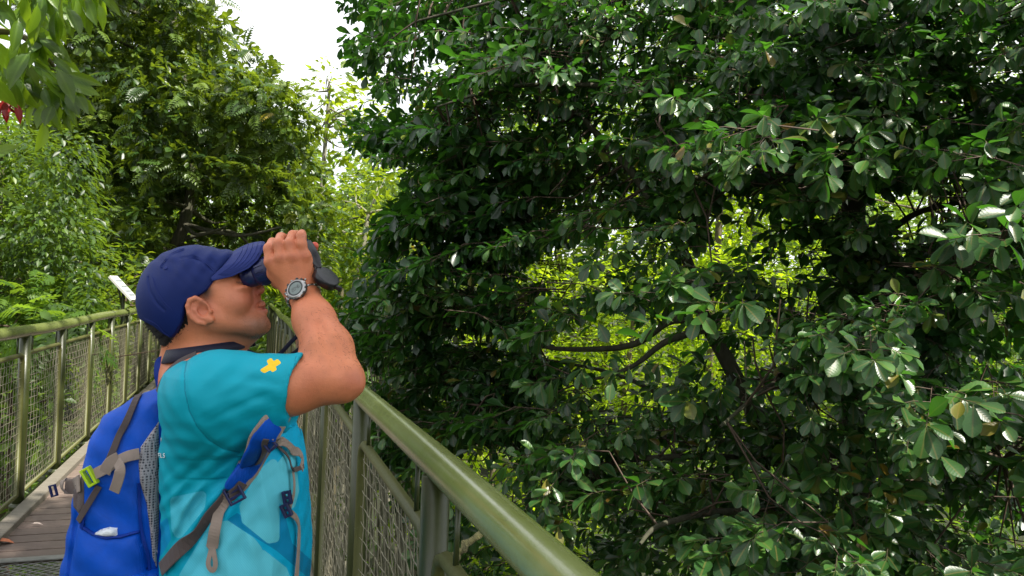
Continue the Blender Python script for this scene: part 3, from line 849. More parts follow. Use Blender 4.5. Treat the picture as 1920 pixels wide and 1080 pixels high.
# near broad-leaved branch top left
def broad_branch():
    root = empty('overhanging_tree', P(-260, 300, 4.6) - UP * 8, 'broad-leaved tree whose bright ribbed leaves hang into the top left corner', 'tree')
    twigs_mesh('trunk', [(smooth_pts([P(-260, 300, 4.6) - UP * 8, P(-280, 300, 4.6), P(-250, -100, 4.6), P(-220, -500, 4.7)], 5), .14, .07)], M['bark_brown'], root, n=12)
    limbsb = [[P(-250, 0, 4.6), P(-60, -60, 4.3), P(80, -50, 4.2), P(200, -40, 4.2)], [P(-260, 150, 4.6), P(-80, 80, 4.3), P(20, 60, 4.3), P(90, 110, 4.3), P(120, 170, 4.3)],
              [P(-260, 200, 4.6), P(-80, 180, 4.4), P(0, 150, 4.3), P(30, 180, 4.2)], [P(-250, -100, 4.6), P(-100, -200, 4.3), P(100, -150, 4.2)],
              [P(-260, 330, 4.5), P(-120, 310, 4.2), P(-30, 300, 4.1)]]
    for l in limbsb: twigs_mesh('limb', [(smooth_pts(l, 5), .03, .006)], M['bark_brown'], root, n=7)
    r = np.random.default_rng(21)
    B, Dd, Nn, L, W_ = [], [], [], [], []
    def put(x, y_, Z, L_, ang, n=1, tilt=.3):
        for _ in range(n):
            a = math.radians(ang + r.normal(0, 14))
            p = np.array(P(x + r.normal(0, 10), y_ + r.normal(0, 8), Z + r.normal(0, .08)))
            d = np.array(EX) * math.cos(a) - np.array(EU) * math.sin(a) * 1 + np.array(FW) * r.normal(0, .35)
            B.append(p); Dd.append(d); Nn.append(-np.array(FW) * .6 + np.array(EU) * .5 + r.normal(0, .35, 3)); L.append(L_ * r.uniform(.8, 1.2)); W_.append(r.uniform(.9, 1.25))
    # dark mass in the corner
    for _ in range(150): put(r.uniform(-120, 120), r.uniform(-140, 50) , r.uniform(3.9, 4.6), .18, r.uniform(40, 130))
    for _ in range(60): put(r.uniform(60, 200), r.uniform(-90, 5), r.uniform(3.9, 4.5), .16, r.uniform(60, 110))
    for _ in range(26): put(r.uniform(-60, 70), r.uniform(60, 150), r.uniform(4.0, 4.6), .20, r.uniform(40, 120))
    for x, y_, a in [(105, 20, 85), (45, 60, 120), (60, 70, 60), (90, 75, 30), (70, 60, 100), (8, 140, 88), (30, 130, 60), (45, 150, 50), (60, 120, 40), (80, 125, 50), (95, 135, 35), (100, 145, 60), (85, 110, 20),
                     (110, 160, 30), (120, 150, 15), (100, 170, 50), (115, 175, 45), (60, 150, 75), (80, 200, 95), (92, 195, 85), (105, 200, 65), (40, 140, 90), (20, 100, 110), (130, 170, 60), (135, 5, 70), (160, 5, 80), (185, -10, 70), (110, 130, 10), (95, 160, 80)]:
        put(x, y_, 4.15, .17, a, 3)
    for x, y_, a in [(-15, 300, -20), (-25, 325, 5), (-40, 310, 20)]: put(x, y_, 4.0, .15, a)
    B, Dd, Nn, L, W_ = map(np.array, (B, Dd, Nn, L, W_)); R_ = r.uniform(0, 1, len(B))
    single_leaves('leaf', M['leaf_broad'], root, T_BROAD, B, Dd, Nn, L, R_, W_)
    # red young leaves
    B, Dd, Nn, L, W_ = [], [], [], [], []
    for k in range(9):
        put(4 + r.uniform(-14, 14), 188 + r.uniform(-6, 8), 4.1, .11, r.uniform(60, 120))
    B, Dd, Nn, L, W_ = map(np.array, (B, Dd, Nn, L, W_))
    single_leaves('red_leaf', M['leaf_red'], root, T_BROAD, B, Dd, Nn, L, r.uniform(0, 1, len(B)), W_)
    for o in root.children:
        if o.name.startswith('red_leaf'): o['label'] = 'deep red young leaf hanging from the branch'
broad_branch()
# shrubs behind the left railing
clump_tree('shrub', 'low leafy shrub with feathery leaves just behind the left railing', (60, 620), 7.4,
           clumps_in([(-120, 560), (140, 555), (200, 590), (170, 640), (-120, 660)], 16, 6.8, 7.8, .3, .42, r2), FRONDS, M['leaf_mid'], M['twig'], 150, .34, r2, .04, cat='shrub', limbs_n=6, singles=60)
clump_tree('shrub', 'yellow-green shrub behind the white information board', (250, 600), 11,
           clumps_in([(150, 500), (265, 490), (330, 520), (330, 600), (140, 600)], 16, 10, 12, .4, .6, r2), T_LOW, M['leaf_lime'], M['twig'], 420, .13, r2, .05, cat='shrub', limbs_n=8)
clump_tree('shrub', 'bright understorey tree beneath the feather-leaved crown, above the cap', (400, 560), 20,
           clumps_in([(230, 430), (560, 420), (600, 560), (560, 640), (240, 560)], 34, 18.5, 22, .6, 1.0, r2), T_LOW, M['leaf_lime'], M['twig'], 300, .2, r2, .08, cat='tree', limbs_n=8)
clump_tree('shrub', 'tangle of green leaves seen through the wire panels of the left railing', (60, 850), 8,
           clumps_in([(-260, 650), (200, 640), (330, 620), (330, 800), (0, 1150), (-260, 1150)], 60, 6.6, 11, .35, .7, r2), T_LOW, M['leaf_mid'], M['twig'], 330, .13, r2, .05, cat='shrub', limbs_n=14)

# slender pale-stemmed trees in the gap
clump_tree('slender_tree', 'slender pale-stemmed tree with open yellow-green crown against the white sky, between the two big crowns', (600, 540), 19,
           clumps_in([(570, 150), (640, 130), (665, 200), (700, 240), (680, 300), (600, 300), (575, 240)], 17, 18, 21, .35, .7, r2), T_LOW, M['leaf_lime'], M['bark_pale'], 110, .26, r2, .10,
           trunk_path=[(588, 700, 19), (596, 480, 19), (604, 350, 19), (612, 240, 19), (618, 160, 19)], limbs_n=14)
clump_tree('slender_tree', 'yellow-green tree right of the binoculars, with a pale slanting trunk', (650, 560), 22,
           clumps_in([(625, 345), (740, 330), (760, 420), (760, 560), (600, 560), (605, 440)], 34, 20, 25, .6, 1.05, r2), T_LOW, M['leaf_lime'], M['bark_pale'], 130, .24, r2, .16,
           trunk_path=[(655, 700, 22), (662, 560, 22), (680, 470, 22), (690, 400, 22)], limbs_n=12)
clump_tree('slender_tree', 'pale green rounded tree farther off in the gap beside the dark crown', (700, 560), 30,
           clumps_in([(600, 250), (760, 260), (800, 330), (800, 600), (580, 600), (590, 420)], 24, 28, 33, 1.0, 1.6, r2), T_LOW, M['leaf_mid'], M['bark_pale'], 55, .36, r2, .2, limbs_n=10)
# sunlit forest behind the big tree; yellow leaves carry some glow in their colour
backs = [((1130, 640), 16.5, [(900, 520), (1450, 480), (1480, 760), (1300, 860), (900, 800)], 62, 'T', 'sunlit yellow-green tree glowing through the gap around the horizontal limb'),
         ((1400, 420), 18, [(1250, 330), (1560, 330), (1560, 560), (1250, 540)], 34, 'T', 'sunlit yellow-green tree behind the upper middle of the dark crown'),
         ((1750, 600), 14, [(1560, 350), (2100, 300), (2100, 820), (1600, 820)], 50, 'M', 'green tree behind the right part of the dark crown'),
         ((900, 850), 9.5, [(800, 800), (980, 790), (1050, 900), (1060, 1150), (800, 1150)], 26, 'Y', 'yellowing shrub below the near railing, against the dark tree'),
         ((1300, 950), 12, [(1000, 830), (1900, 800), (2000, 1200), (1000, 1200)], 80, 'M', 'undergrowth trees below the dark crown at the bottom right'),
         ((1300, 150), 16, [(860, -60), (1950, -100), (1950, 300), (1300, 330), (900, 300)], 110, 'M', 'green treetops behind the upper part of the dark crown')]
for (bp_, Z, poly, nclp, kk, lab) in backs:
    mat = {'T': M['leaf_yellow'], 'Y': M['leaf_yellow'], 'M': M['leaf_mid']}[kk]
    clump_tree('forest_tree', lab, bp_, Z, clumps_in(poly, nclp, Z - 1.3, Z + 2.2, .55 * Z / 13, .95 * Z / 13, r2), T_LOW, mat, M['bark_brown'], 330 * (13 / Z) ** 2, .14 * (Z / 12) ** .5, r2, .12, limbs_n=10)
# far wall of forest: many individual crowns
rf = np.random.default_rng(9)
k = 0
far_lab = ['distant forest tree partly hidden behind the nearer crowns']
for i in range(34):
    a = math.radians(-46 + i * 2.8 + rf.uniform(-1, 1)); Dst = rf.uniform(26, 44)
    cx, cz = math.tan(a) * Dst, Dst
    px_ = 960 + F * math.tan(a)
    if 410 < px_ < 610: topy = 420
    elif 560 < px_ < 760: topy = 330
    else: topy = rf.uniform(60, 260)
    cl = []
    for j in range(16):
        py_ = rf.uniform(topy + 30, 760)
        cl.append((px_ + rf.normal(0, 2.0) * F / Dst * .9, py_, Dst + rf.uniform(-2, 2), rf.uniform(1.4, 2.4)))
    if 380 < px_ < 780: cl = [c for c in cl if not (c[1] < 340 and 400 < c[0] < 790)]
    side = 'left' if px_ < 500 else ('middle' if px_ < 1100 else 'right')
    clump_tree('distant_tree', 'distant ' + ('yellow-green' if i % 2 else 'mid-green') + ' forest tree ' + {'left': 'beyond the walkway, left of the white sky', 'middle': 'beyond the gap between the two big crowns', 'right': 'glimpsed through the dark glossy crown'}[side], (px_, 600), Dst, cl, T_LOW, M['leaf_lime'] if i % 2 else M['leaf_mid'], M['bark_brown'], 44, .42, rf, .2, group='distant forest trees', limbs_n=5)
# underwood seen through the right railing panels
clump_tree('understorey_shrub', 'pale brown stems and climbers behind the right railing panels', (680, 900), 7,
           clumps_in([(520, 650), (660, 700), (800, 900), (860, 1150), (560, 1150)], 18, 8, 11, .3, .5, r2), T_LOW, M['leaf_mid'], M['bark_pale'], 160, .12, r2, .08, cat='shrub', limbs_n=16)
tw = []
rt = random.Random(4)
for i in range(60):
    x = rt.uniform(500, 800); Z = rt.uniform(6.5, 10)
    a = P(x, 1250, Z); b_ = P(x + rt.uniform(-50, 50), rt.uniform(600, 760), Z + rt.uniform(-.5, .5))
    tw.append((smooth_pts([a, a.lerp(b_, .5) + Vector((rt.uniform(-.2, .2), 0, 0)), b_], 4), rt.uniform(.008, .045), .006))
o = twigs_mesh('climbers', tw, M['bark_pale'], None, 'stuff', 5)
# hanging vines in front of the dark tree
for (x, y0_, y1_, Z) in [(1383, -60, 330, 4.9), (1606, 860, 1010, 4.6), (1395, 640, 780, 4.8)]:
    mb = MB(); mb.tube(smooth_pts([P(x, y0_, Z), P(x + 4, (y0_ + y1_) / 2, Z), P(x + rt.uniform(-8, 8), y1_, Z)], 5), .005, 5)
    o = mb.build('hanging_vine', M['bark_pale'])
    tag(o, {1383: 'thin tan vine hanging straight down in the upper middle of the dark tree', 1606: 'tan vine hanging low beside the dark trunk', 1395: 'short vine hanging beside the slanting dark limb'}[x], 'vine')
# mossy stump of a branch by the near post
ms = MB(); ms.tube([p + Vector((.006 * math.sin(i * 2.1), .01 * math.cos(i * 1.7), .006 * math.sin(i * 3.3))) for i, p in enumerate(smooth_pts([P(818, 1200, 3.0), P(842, 1080, 3.0), P(862, 1035, 3.05), P(905, 1000, 3.1), P(960, 990, 3.2)], 6))], [.026 - .0007 * i + .003 * math.sin(i * 1.9) for i in range(25)], 10)
o = ms.build('mossy_branch', simple('moss', (.10, .095, .035), .9, 0, .7, 22, 1, .02)); tag(o, 'crooked moss-covered branch under the near handrail, right of the nearest post', 'branch')

# fallen leaves on the deck
for (x, y_, L_, colr, lab) in [(8, 1018, .11, (.45, .14, .06), 'orange dead leaf lying on the planks at the left edge'), (206, 836, .12, (.5, .12, .06), 'red-brown dead leaf on the planks beside the backpack top'), (70, 985, .06, (.5, .4, .35), 'small pale dead leaf by the timber kerb')]:
    d0 = P(x, y_, 1) - CAM; s_ = -(CAM_Z - .012) / d0.z if d0.z < 0 else 4
    c0 = CAM + d0 * s_
    V, Fc = batch(T_BROAD, np.array([tuple(c0 - RW * L_ / 2)]), np.array([tuple(RW + D * .3)]), np.array([[.2, 0, 1.0]]), np.array([L_]), 1.3)
    o = mesh_obj('dead_leaf', V + np.array([0, 0, .012]), Fc, simple('dead_leaf_' + str(x), colr, .7, 0, .3, 40), None); tag(o, lab, 'leaf')
#@@PERSON
# ------------------------------------------------------------------ signed distance modelling, camera-aligned metres (x right, y up, z ahead)
def S(px, py, Z):
    return np.array([(px - 960) / F * Z, -(py - 540) / F * Z, Z])
def to_world(v):
    v = np.asarray(v, float)
    return CAMn + v[:, :1] * EXn + v[:, 1:2] * EUn + v[:, 2:3] * FWn
class Field:
    def __init__(s, lo, hi, h):
        s.lo = np.array(lo, float); s.h = h
        s.n = np.ceil((np.array(hi) - s.lo) / h).astype(int) + 1
        s.ax = [s.lo[i] + h * np.arange(s.n[i]) for i in range(3)]
        s.f = np.full(tuple(s.n), .04, np.float32)
    def region(s, lo, hi):
        a = np.clip(np.floor((np.array(lo) - s.lo) / s.h).astype(int), 0, s.n)
        b = np.clip(np.ceil((np.array(hi) - s.lo) / s.h).astype(int) + 1, 0, s.n)
        sl_ = tuple(slice(a[i], b[i]) for i in range(3))
        g = [s.ax[i][sl_[i]].astype(np.float32).reshape([-1 if j == i else 1 for j in range(3)]) for i in range(3)]
        return sl_, g
    def merge(s, sl_, d, k, op='add'):
        f = s.f[sl_]
        if op == 'add':
            if k > 0: h_ = np.maximum(k - np.abs(f - d), 0) / k; s.f[sl_] = np.minimum(f, d) - h_ * h_ * k * .25
            else: s.f[sl_] = np.minimum(f, d)
        elif op == 'sub':
            d = -d
            h_ = np.maximum(k - np.abs(f - d), 0) / k if k > 0 else 0; s.f[sl_] = np.maximum(f, d) + h_ * h_ * k * .25
        elif op == 'and':
            s.f[sl_] = np.maximum(f, d)
    def cap(s, p0, p1, r0, r1, k=.01, op='add', sq=1.0):
        p0, p1 = np.array(p0, float), np.array(p1, float)
        m = max(r0, r1) + .03
        sl_, g = s.region(np.minimum(p0, p1) - m, np.maximum(p0, p1) + m)
        ab = p1 - p0; L2 = max(ab @ ab, 1e-9)
        t = np.clip(((g[0] - p0[0]) * ab[0] + (g[1] - p0[1]) * ab[1] + (g[2] - p0[2]) * ab[2]) / L2, 0, 1)
        d = np.sqrt((g[0] - p0[0] - t * ab[0]) ** 2 + (g[1] - p0[1] - t * ab[1]) ** 2 + (g[2] - p0[2] - t * ab[2]) ** 2) - (r0 + (r1 - r0) * t)
        s.merge(sl_, d.astype(np.float32), k, op)
    def chain(s, pts, rs, k=.01, op='add'):
        for i in range(len(pts) - 1): s.cap(pts[i], pts[i + 1], rs[i], rs[i + 1], k, op)
    def ell(s, c, r, k=.01, op='add', rot=0.0):
        """ellipsoid, rotated by rot (radians) in the x-y plane"""
        c, r = np.array(c, float), np.array(r, float)
        m = r.max() + .03
        sl_, g = s.region(c - m, c + m)
        ca, sa = math.cos(rot), math.sin(rot)
        X = (g[0] - c[0]) * ca + (g[1] - c[1]) * sa; Y = -(g[0] - c[0]) * sa + (g[1] - c[1]) * ca; Z = g[2] - c[2]
        k0 = np.sqrt((X / r[0]) ** 2 + (Y / r[1]) ** 2 + (Z / r[2]) ** 2)
        k1 = np.sqrt((X / r[0] ** 2) ** 2 + (Y / r[1] ** 2) ** 2 + (Z / r[2] ** 2) ** 2) + 1e-6
        s.merge(sl_, (k0 * (k0 - 1) / k1).astype(np.float32), k, op)
    def full(s): return tuple([slice(None)] * 3), [s.ax[i].astype(np.float32).reshape([-1 if j == i else 1 for j in range(3)]) for i in range(3)]
    def mesh(s):
        f = s.f; nx, ny, nz_ = f.shape
        ins = f < 0
        c = np.zeros((nx - 1, ny - 1, nz_ - 1), np.uint8)
        for i in (0, 1):
            for j in (0, 1):
                for k in (0, 1): c += ins[i:nx - 1 + i, j:ny - 1 + j, k:nz_ - 1 + k]
        A = np.argwhere((c > 0) & (c < 8))
        idx = -np.ones(c.shape, np.int32); idx[A[:, 0], A[:, 1], A[:, 2]] = np.arange(len(A))
        cv = {}
        for i in (0, 1):
            for j in (0, 1):
                for k in (0, 1): cv[i, j, k] = f[A[:, 0] + i, A[:, 1] + j, A[:, 2] + k]
        acc = np.zeros((len(A), 3)); cnt = np.zeros(len(A))
        for ax_ in range(3):
            for u in (0, 1):
                for v in (0, 1):
                    a = [0, 0, 0]; o_ = [q for q in range(3) if q != ax_]; a[o_[0]] = u; a[o_[1]] = v
                    b = list(a); b[ax_] = 1
                    fa, fb = cv[tuple(a)], cv[tuple(b)]
                    m_ = (fa < 0) != (fb < 0)
                    t = np.where(m_, fa / np.where(m_, fa - fb, 1), 0)
                    p = np.tile(np.array(a, float), (len(A), 1)); p[:, ax_] = t
                    acc[m_] += p[m_]; cnt[m_] += 1
        V = s.lo + (A + acc / cnt[:, None]) * s.h
        faces = []
        for ax_ in range(3):
            o_ = [q for q in range(3) if q != ax_]
            sa = [slice(None)] * 3; sb = [slice(None)] * 3
            sa[ax_] = slice(0, -1); sb[ax_] = slice(1, None)
            for q in o_: sa[q] = slice(1, -1); sb[q] = slice(1, -1)
            ia, ib = ins[tuple(sa)], ins[tuple(sb)]
            E_ = np.argwhere(ia != ib)
            if not len(E_): continue
            fl_ = ia[E_[:, 0], E_[:, 1], E_[:, 2]]
            base = E_.copy(); base[:, o_[0]] += 1; base[:, o_[1]] += 1
            def cell(du, dv):
                b = base.copy(); b[:, o_[0]] += du; b[:, o_[1]] += dv; return idx[b[:, 0], b[:, 1], b[:, 2]]
            q = np.stack([cell(-1, -1), cell(0, -1), cell(0, 0), cell(-1, 0)], -1)
            flip = fl_ if ax_ != 1 else ~fl_
            q[~flip] = q[~flip][:, ::-1]
            faces.append(q)
        return V, np.concatenate(faces)
def poly_sdf(X, Y, poly):
    """signed distance (negative inside) of a polygon in the x-y plane"""
    d = np.full(np.broadcast(X, Y).shape, 1e9, np.float32); sgn = np.ones(d.shape, np.float32)
    n = len(poly)
    for i in range(n):
        a = poly[i]; b = poly[(i + 1) % n]
        ex, ey = b[0] - a[0], b[1] - a[1]
        wx, wy = X - a[0], Y - a[1]
        t = np.clip((wx * ex + wy * ey) / (ex * ex + ey * ey + 1e-12), 0, 1)
        d = np.minimum(d, (wx - ex * t) ** 2 + (wy - ey * t) ** 2)
        c1 = (Y >= a[1]) & (Y < b[1]) & (ex * wy > ey * wx)
        c2 = (Y < a[1]) & (Y >= b[1]) & (ex * wy < ey * wx)
        sgn = np.where(c1 | c2, -sgn, sgn)
    return np.sqrt(d) * sgn
def pxpoly(pts, Z): return [tuple(S(x, y, Z)[:2]) for x, y in pts]
def vpx(V):
    return 960 + F * V[:, 0] / V[:, 2], 540 - F * V[:, 1] / V[:, 2]
def pr(px, Z): return px / F * Z
def bvh_of(V, Q): return BVHTree.FromPolygons([tuple(v) for v in V], [tuple(q) for q in Q])
def hit(bv, px, py, off=.003, default=1.4):
    d = Vector(S(px, py, 1)).normalized()
    r_ = bv.ray_cast(Vector((0, 0, 0)), d)
    if r_[0] is None: hit.miss = True; return Vector(S(px, py, default)), Vector((0, 0, -1))
    hit.miss = False
    n = r_[1]
    if n.dot(d) > 0: n = -n
    return r_[0] + n * off, n
def cw(v): return Vector(CAM + EX * v[0] + EU * v[1] + FW * v[2])
def cwd(v): return Vector(EX * v[0] + EU * v[1] + FW * v[2])

# ---- materials for the man and his things
m, t, b = new_mat('skin')
a = t.nodes.new('ShaderNodeAttribute'); a.attribute_name = 'tint'
v = objco(t)
n1 = noise(t, 55, 5, v, .7); n2 = noise(t, 12, 4, v)
c = mixc(t, math_n(t, 'MULTIPLY', ramp(t, n2, [(.35, (0, 0, 0)), (.7, (1, 1, 1))]), .45), a.outputs['Color'], (.42, .11, .06))
c = mixc(t, math_n(t, 'MULTIPLY', ramp(t, n1, [(.45, (0, 0, 0)), (.75, (1, 1, 1))]), .18), c, (.25, .10, .055))
t.links.new(c, b.inputs['Base Color']); b.inputs['Roughness'].default_value = .50
b.inputs['Specular IOR Level'].default_value = .45
b.inputs['Subsurface Weight'].default_value = .06; b.inputs['Subsurface Radius'].default_value = (.012, .004, .002); b.inputs['Subsurface Scale'].default_value = .6
bump(t, b, math_n(t, 'ADD', noise(t, 420, 3, v), noise(t, 110, 3, v)), .5, .0012)
M['skin'] = m
m, t, b = new_mat('printed_shirt')
a = t.nodes.new('ShaderNodeAttribute'); a.attribute_name = 'sd_light'
a2 = t.nodes.new('ShaderNodeAttribute'); a2.attribute_name = 'sd_mid'
a3 = t.nodes.new('ShaderNodeAttribute'); a3.attribute_name = 'sd_yellow'
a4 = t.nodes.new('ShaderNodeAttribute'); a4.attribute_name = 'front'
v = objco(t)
base = mixc(t, a4.outputs['Fac'], (.0, .31, .42), (.0, .41, .70))  # teal to cyan: dye gradient plus the light on the front, in the colour
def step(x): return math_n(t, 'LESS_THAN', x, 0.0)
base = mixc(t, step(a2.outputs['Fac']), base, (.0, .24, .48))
wv = t.nodes.new('ShaderNodeTexWave'); wv.inputs['Scale'].default_value = 130; wv.inputs['Distortion'].default_value = .3; wv.bands_direction = 'DIAGONAL'
t.links.new(v, wv.inputs['Vector'])
lt = mixc(t, math_n(t, 'MULTIPLY', wv.outputs['Fac'], .35), (.12, .58, .72), (.05, .44, .60))
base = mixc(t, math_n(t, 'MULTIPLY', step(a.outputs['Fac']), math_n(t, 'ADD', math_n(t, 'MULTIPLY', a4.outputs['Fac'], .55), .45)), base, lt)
base = mixc(t, step(a3.outputs['Fac']), base, (.80, .52, .02))
a5 = t.nodes.new('ShaderNodeAttribute'); a5.attribute_name = 'seam'
base = mixc(t, math_n(t, 'MULTIPLY', math_n(t, 'LESS_THAN', a5.outputs['Fac'], 1.3), .5), base, (.0, .09, .14))
t.links.new(base, b.inputs['Base Color']); b.inputs['Roughness'].default_value = .6
b.inputs['Specular IOR Level'].default_value = .2
bump(t, b, math_n(t, 'ADD', noise(t, 700, 2, v), math_n(t, 'MULTIPLY', noise(t, 25, 3, v), 2.0)), .3, .0012)
M['shirt'] = m
def cloth(name, col, rough=.6, var=.2, sc=900, bm=.35, sheen=.1):
    m, t, b = new_mat(name); v = objco(t)
    n = noise(t, 14, 4, v)
    t.links.new(ramp(t, n, [(.3, tuple(x * (1 - var) for x in col)), (.7, tuple(min(1, x * (1 + var)) for x in col))]), b.inputs['Base Color'])
    b.inputs['Roughness'].default_value = rough; b.inputs['Sheen Weight'].default_value = sheen; b.inputs['Specular IOR Level'].default_value = .22
    w1 = t.nodes.new('ShaderNodeTexWave'); w1.inputs['Scale'].default_value = sc / 4; t.links.new(v, w1.inputs['Vector'])
    bump(t, b, math_n(t, 'ADD', math_n(t, 'ADD', w1.outputs['Fac'], noise(t, sc, 2, v)), math_n(t, 'MULTIPLY', noise(t, 22, 4, v, .6), 3.0)), bm, .0012); return m
M['cap'] = cloth('navy_cap_cloth', (.004, .016, .115), .6, .12, 900, .35, .0)
M['brim'] = cloth('navy_brim_cloth', (.012, .024, .145), .6, .08, 600, .3, .0)
M['pack'] = cloth('blue_pack_nylon', (.001, .075, .50), .5, .2, 700, .45, 0)
M['pack_dark'] = cloth('dark_blue_nylon', (.003, .030, .26), .5, .2, 700, .4, 0)
M['web'] = cloth('taupe_webbing', (.30, .235, .20), .7, .15, 1500, .4, .1)
M['web_dark'] = cloth('dark_taupe_webbing', (.085, .065, .065), .7, .15, 1500, .4, .1)
M['strap'] = cloth('black_navy_strap', (.010, .010, .028), .5, .2, 900, .3, .05)
M['trousers'] = cloth('dark_trousers', (.03, .03, .035), .8, .2, 600)
M['hair'] = simple('black_hair', (.008, .006, .005), .5, 0, .5, 300, 1, .004)
M['plastic_navy'] = simple('navy_plastic', (.008, .012, .075), .35, 0, .2, 30, .2, .0005)
M['plastic_black'] = simple('black_plastic', (.006, .006, .010), .35, 0, .2, 30)
M['lime'] = simple('lime_plastic', (.42, .62, .01), .35, 0, .1, 30)
M['watch_steel'] = simple('watch_steel', (.34, .335, .33), .28, 1, .2, 80, .2, .0003)
M['watch_dark'] = simple('watch_dark_resin', (.05, .05, .05), .3, .3, .2, 80)
M['watch_lcd'] = simple('watch_screen', (.16, .20, .19), .15, 0, .1, 20, 0)
m, t, b = new_mat('grey_mesh_fabric'); v = objco(t, (1, 1, 1))
vo = t.nodes.new('ShaderNodeTexVoronoi'); vo.inputs['Scale'].default_value = 210; vo.inputs['Randomness'].default_value = .15
t.links.new(v, vo.inputs['Vector'])
t.links.new(ramp(t, vo.outputs['Distance'], [(.25, (.03, .03, .045)), (.5, (.33, .31, .33))]), b.inputs['Base Color']); b.inputs['Roughness'].default_value = .8
bump(t, b, vo.outputs['Distance'], .8, .002); M['mesh_fabric'] = m
m, t, b = new_mat('clear_plastic_bag'); b.inputs['Base Color'].default_value = (.75, .78, .82, 1); b.inputs['Roughness'].default_value = .25
bump(t, b, noise(t, 60, 4, objco(t)), 1, .006); M['bag'] = m

ROOT = P(430, 1500, 1.45); ROOT.z = 0.0
man = empty('person', ROOT, 'man in blue cap and turquoise shirt looking up through binoculars at the railing', 'person')

# ---- body: head, neck, arms, hands, trunk in one surface
lo = np.array([S(255, 800, 1.4)[0] - .03, S(300, 960, 1.4)[1], 1.14]); hi = np.array([S(705, 400, 1.3)[0] + .03, S(300, 415, 1.4)[1] + .01, 1.74])
Fb = Field(lo, hi, .0022)
ZM = 1.42
def E_(px, py, Z, rx, ry, rz, k=.012, rot=0, op='add'):
    Fb.ell(S(px, py, Z), (pr(rx, Z), pr(ry, Z), rz), k, op, rot)
def C_(a, b_, ra, rb, k=.012, op='add'):
    Fb.cap(S(*a), S(*b_), pr(ra, a[2]), pr(rb, b_[2]), k, op)
E_(357, 560, ZM, 86, 86, .077)
E_(425, 545, ZM, 58, 56, .066, .02)                 # forehead and upper face
E_(440, 572, ZM, 42, 44, .054, .02)                 # mid face
for s_ in (-1, 1):
    C_((398, 596, ZM + s_ * .056), (474, 612, ZM + s_ * .026), 22, 17, .02)      # jaw
    E_(440, 566, ZM + s_ * .042, 30, 27, .024, .015)                              # cheek
    E_(455, 541, ZM + s_ * .040, 15, 9, .020, .008, .3)                           # cheekbone
C_((478, 604, ZM - .012), (478, 604, ZM + .012), 23, 23, .02)                      # chin
E_(487, 612, ZM, 19, 15, .020, .012)
E_(458, 580, ZM, 29, 24, .034, .015)                # muzzle
C_((440, 628, ZM), (462, 628, ZM), 24, 18, .02)    # soft underside of chin
C_((466, 515, ZM), (485, 540, ZM), 8, 9, .006)      # nose bridge and tip
E_(486, 544, ZM, 10, 8.5, .010, .004)
for s_ in (-1, 1):
    E_(477, 550, ZM + s_ * .012, 8.5, 6.5, .0075, .004)
    Fb.ell(S(483, 553, ZM + s_ * .009), (.0035, .003, .003), .002, 'sub')
C_((491, 571, ZM - .012), (491, 571, ZM + .012), 6, 6, .004)    # upper lip
C_((486, 573, ZM - .022), (491, 571, ZM - .012), 3, 6, .004); C_((486, 573, ZM + .022), (491, 571, ZM + .012), 3, 6, .004)
C_((494, 584, ZM - .010), (494, 584, ZM + .010), 7, 7, .004)    # lower lip
C_((487, 582, ZM - .022), (494, 584, ZM - .010), 3, 7, .004); C_((487, 582, ZM + .022), (494, 584, ZM + .010), 3, 7, .004)
Fb.chain([S(483, 579, ZM - .027), S(490, 578, ZM - .020), S(501, 577.5, ZM), S(490, 578, ZM + .020), S(483, 579, ZM + .027)], [.0012, .0022, .0022, .0022, .0012], .002, 'sub')
for s_ in (-1, 1):                                   # eye sockets and closed lids
    Fb.ell(S(464, 524, ZM + s_ * .040), (.014, .009, .010), .012, 'sub')
    Fb.ell(S(457, 527, ZM + s_ * .033), (.011, .008, .010), .004)
# ears
for s_ in (-1, 1):
    ze = ZM + s_ * .079
    hz = [(384, 575, .004), (377, 563, -.002), (366, 559, -.006), (356, 563, -.008), (352, 574, -.009), (355, 587, -.009), (362, 597, -.007), (372, 604, -.004), (384, 606, .0)]
    Fb.ell(S(373, 583, ze + s_ * .001), (.021, .022, .0065), .004)
    Fb.ell(S(377, 583, ze + s_ * .007), (.0135, .0155, .0078), .002, 'sub')
    Fb.chain([S(x, y_, ze - s_ * z_ * .8) for x, y_, z_ in hz], [.0032, .0042, .0046, .0046, .0045, .0044, .0044, .0046, .0052], .002)
    Fb.chain([S(372, 571, ze + s_ * .002), S(366, 582, ze + s_ * .0045), S(373, 594, ze + s_ * .0035), S(385, 597, ze + s_ * .002)], [.0025, .003, .0032, .003], .002)
    Fb.ell(S(393, 599, ze), (.0085, .0075, .0055), .004)
    Fb.ell(S(394, 584, ze - s_ * .001), (.0045, .0055, .005), .002)
    Fb.ell(S(385, 583, ze + s_ * .004), (.005, .006, .006), .002, 'sub')
# neck, trunk
C_((396, 610, 1.425), (398, 700, 1.44), 60, 70, .03)
C_((352, 620, 1.43), (352, 680, 1.45), 34, 52, .03)
C_((380, 740, 1.33), (380, 740, 1.57), 72, 72, .04)
C_((425, 800, 1.36), (430, 945, 1.37), 78, 92, .05); C_((425, 800, 1.53), (430, 945, 1.53), 78, 92, .05)
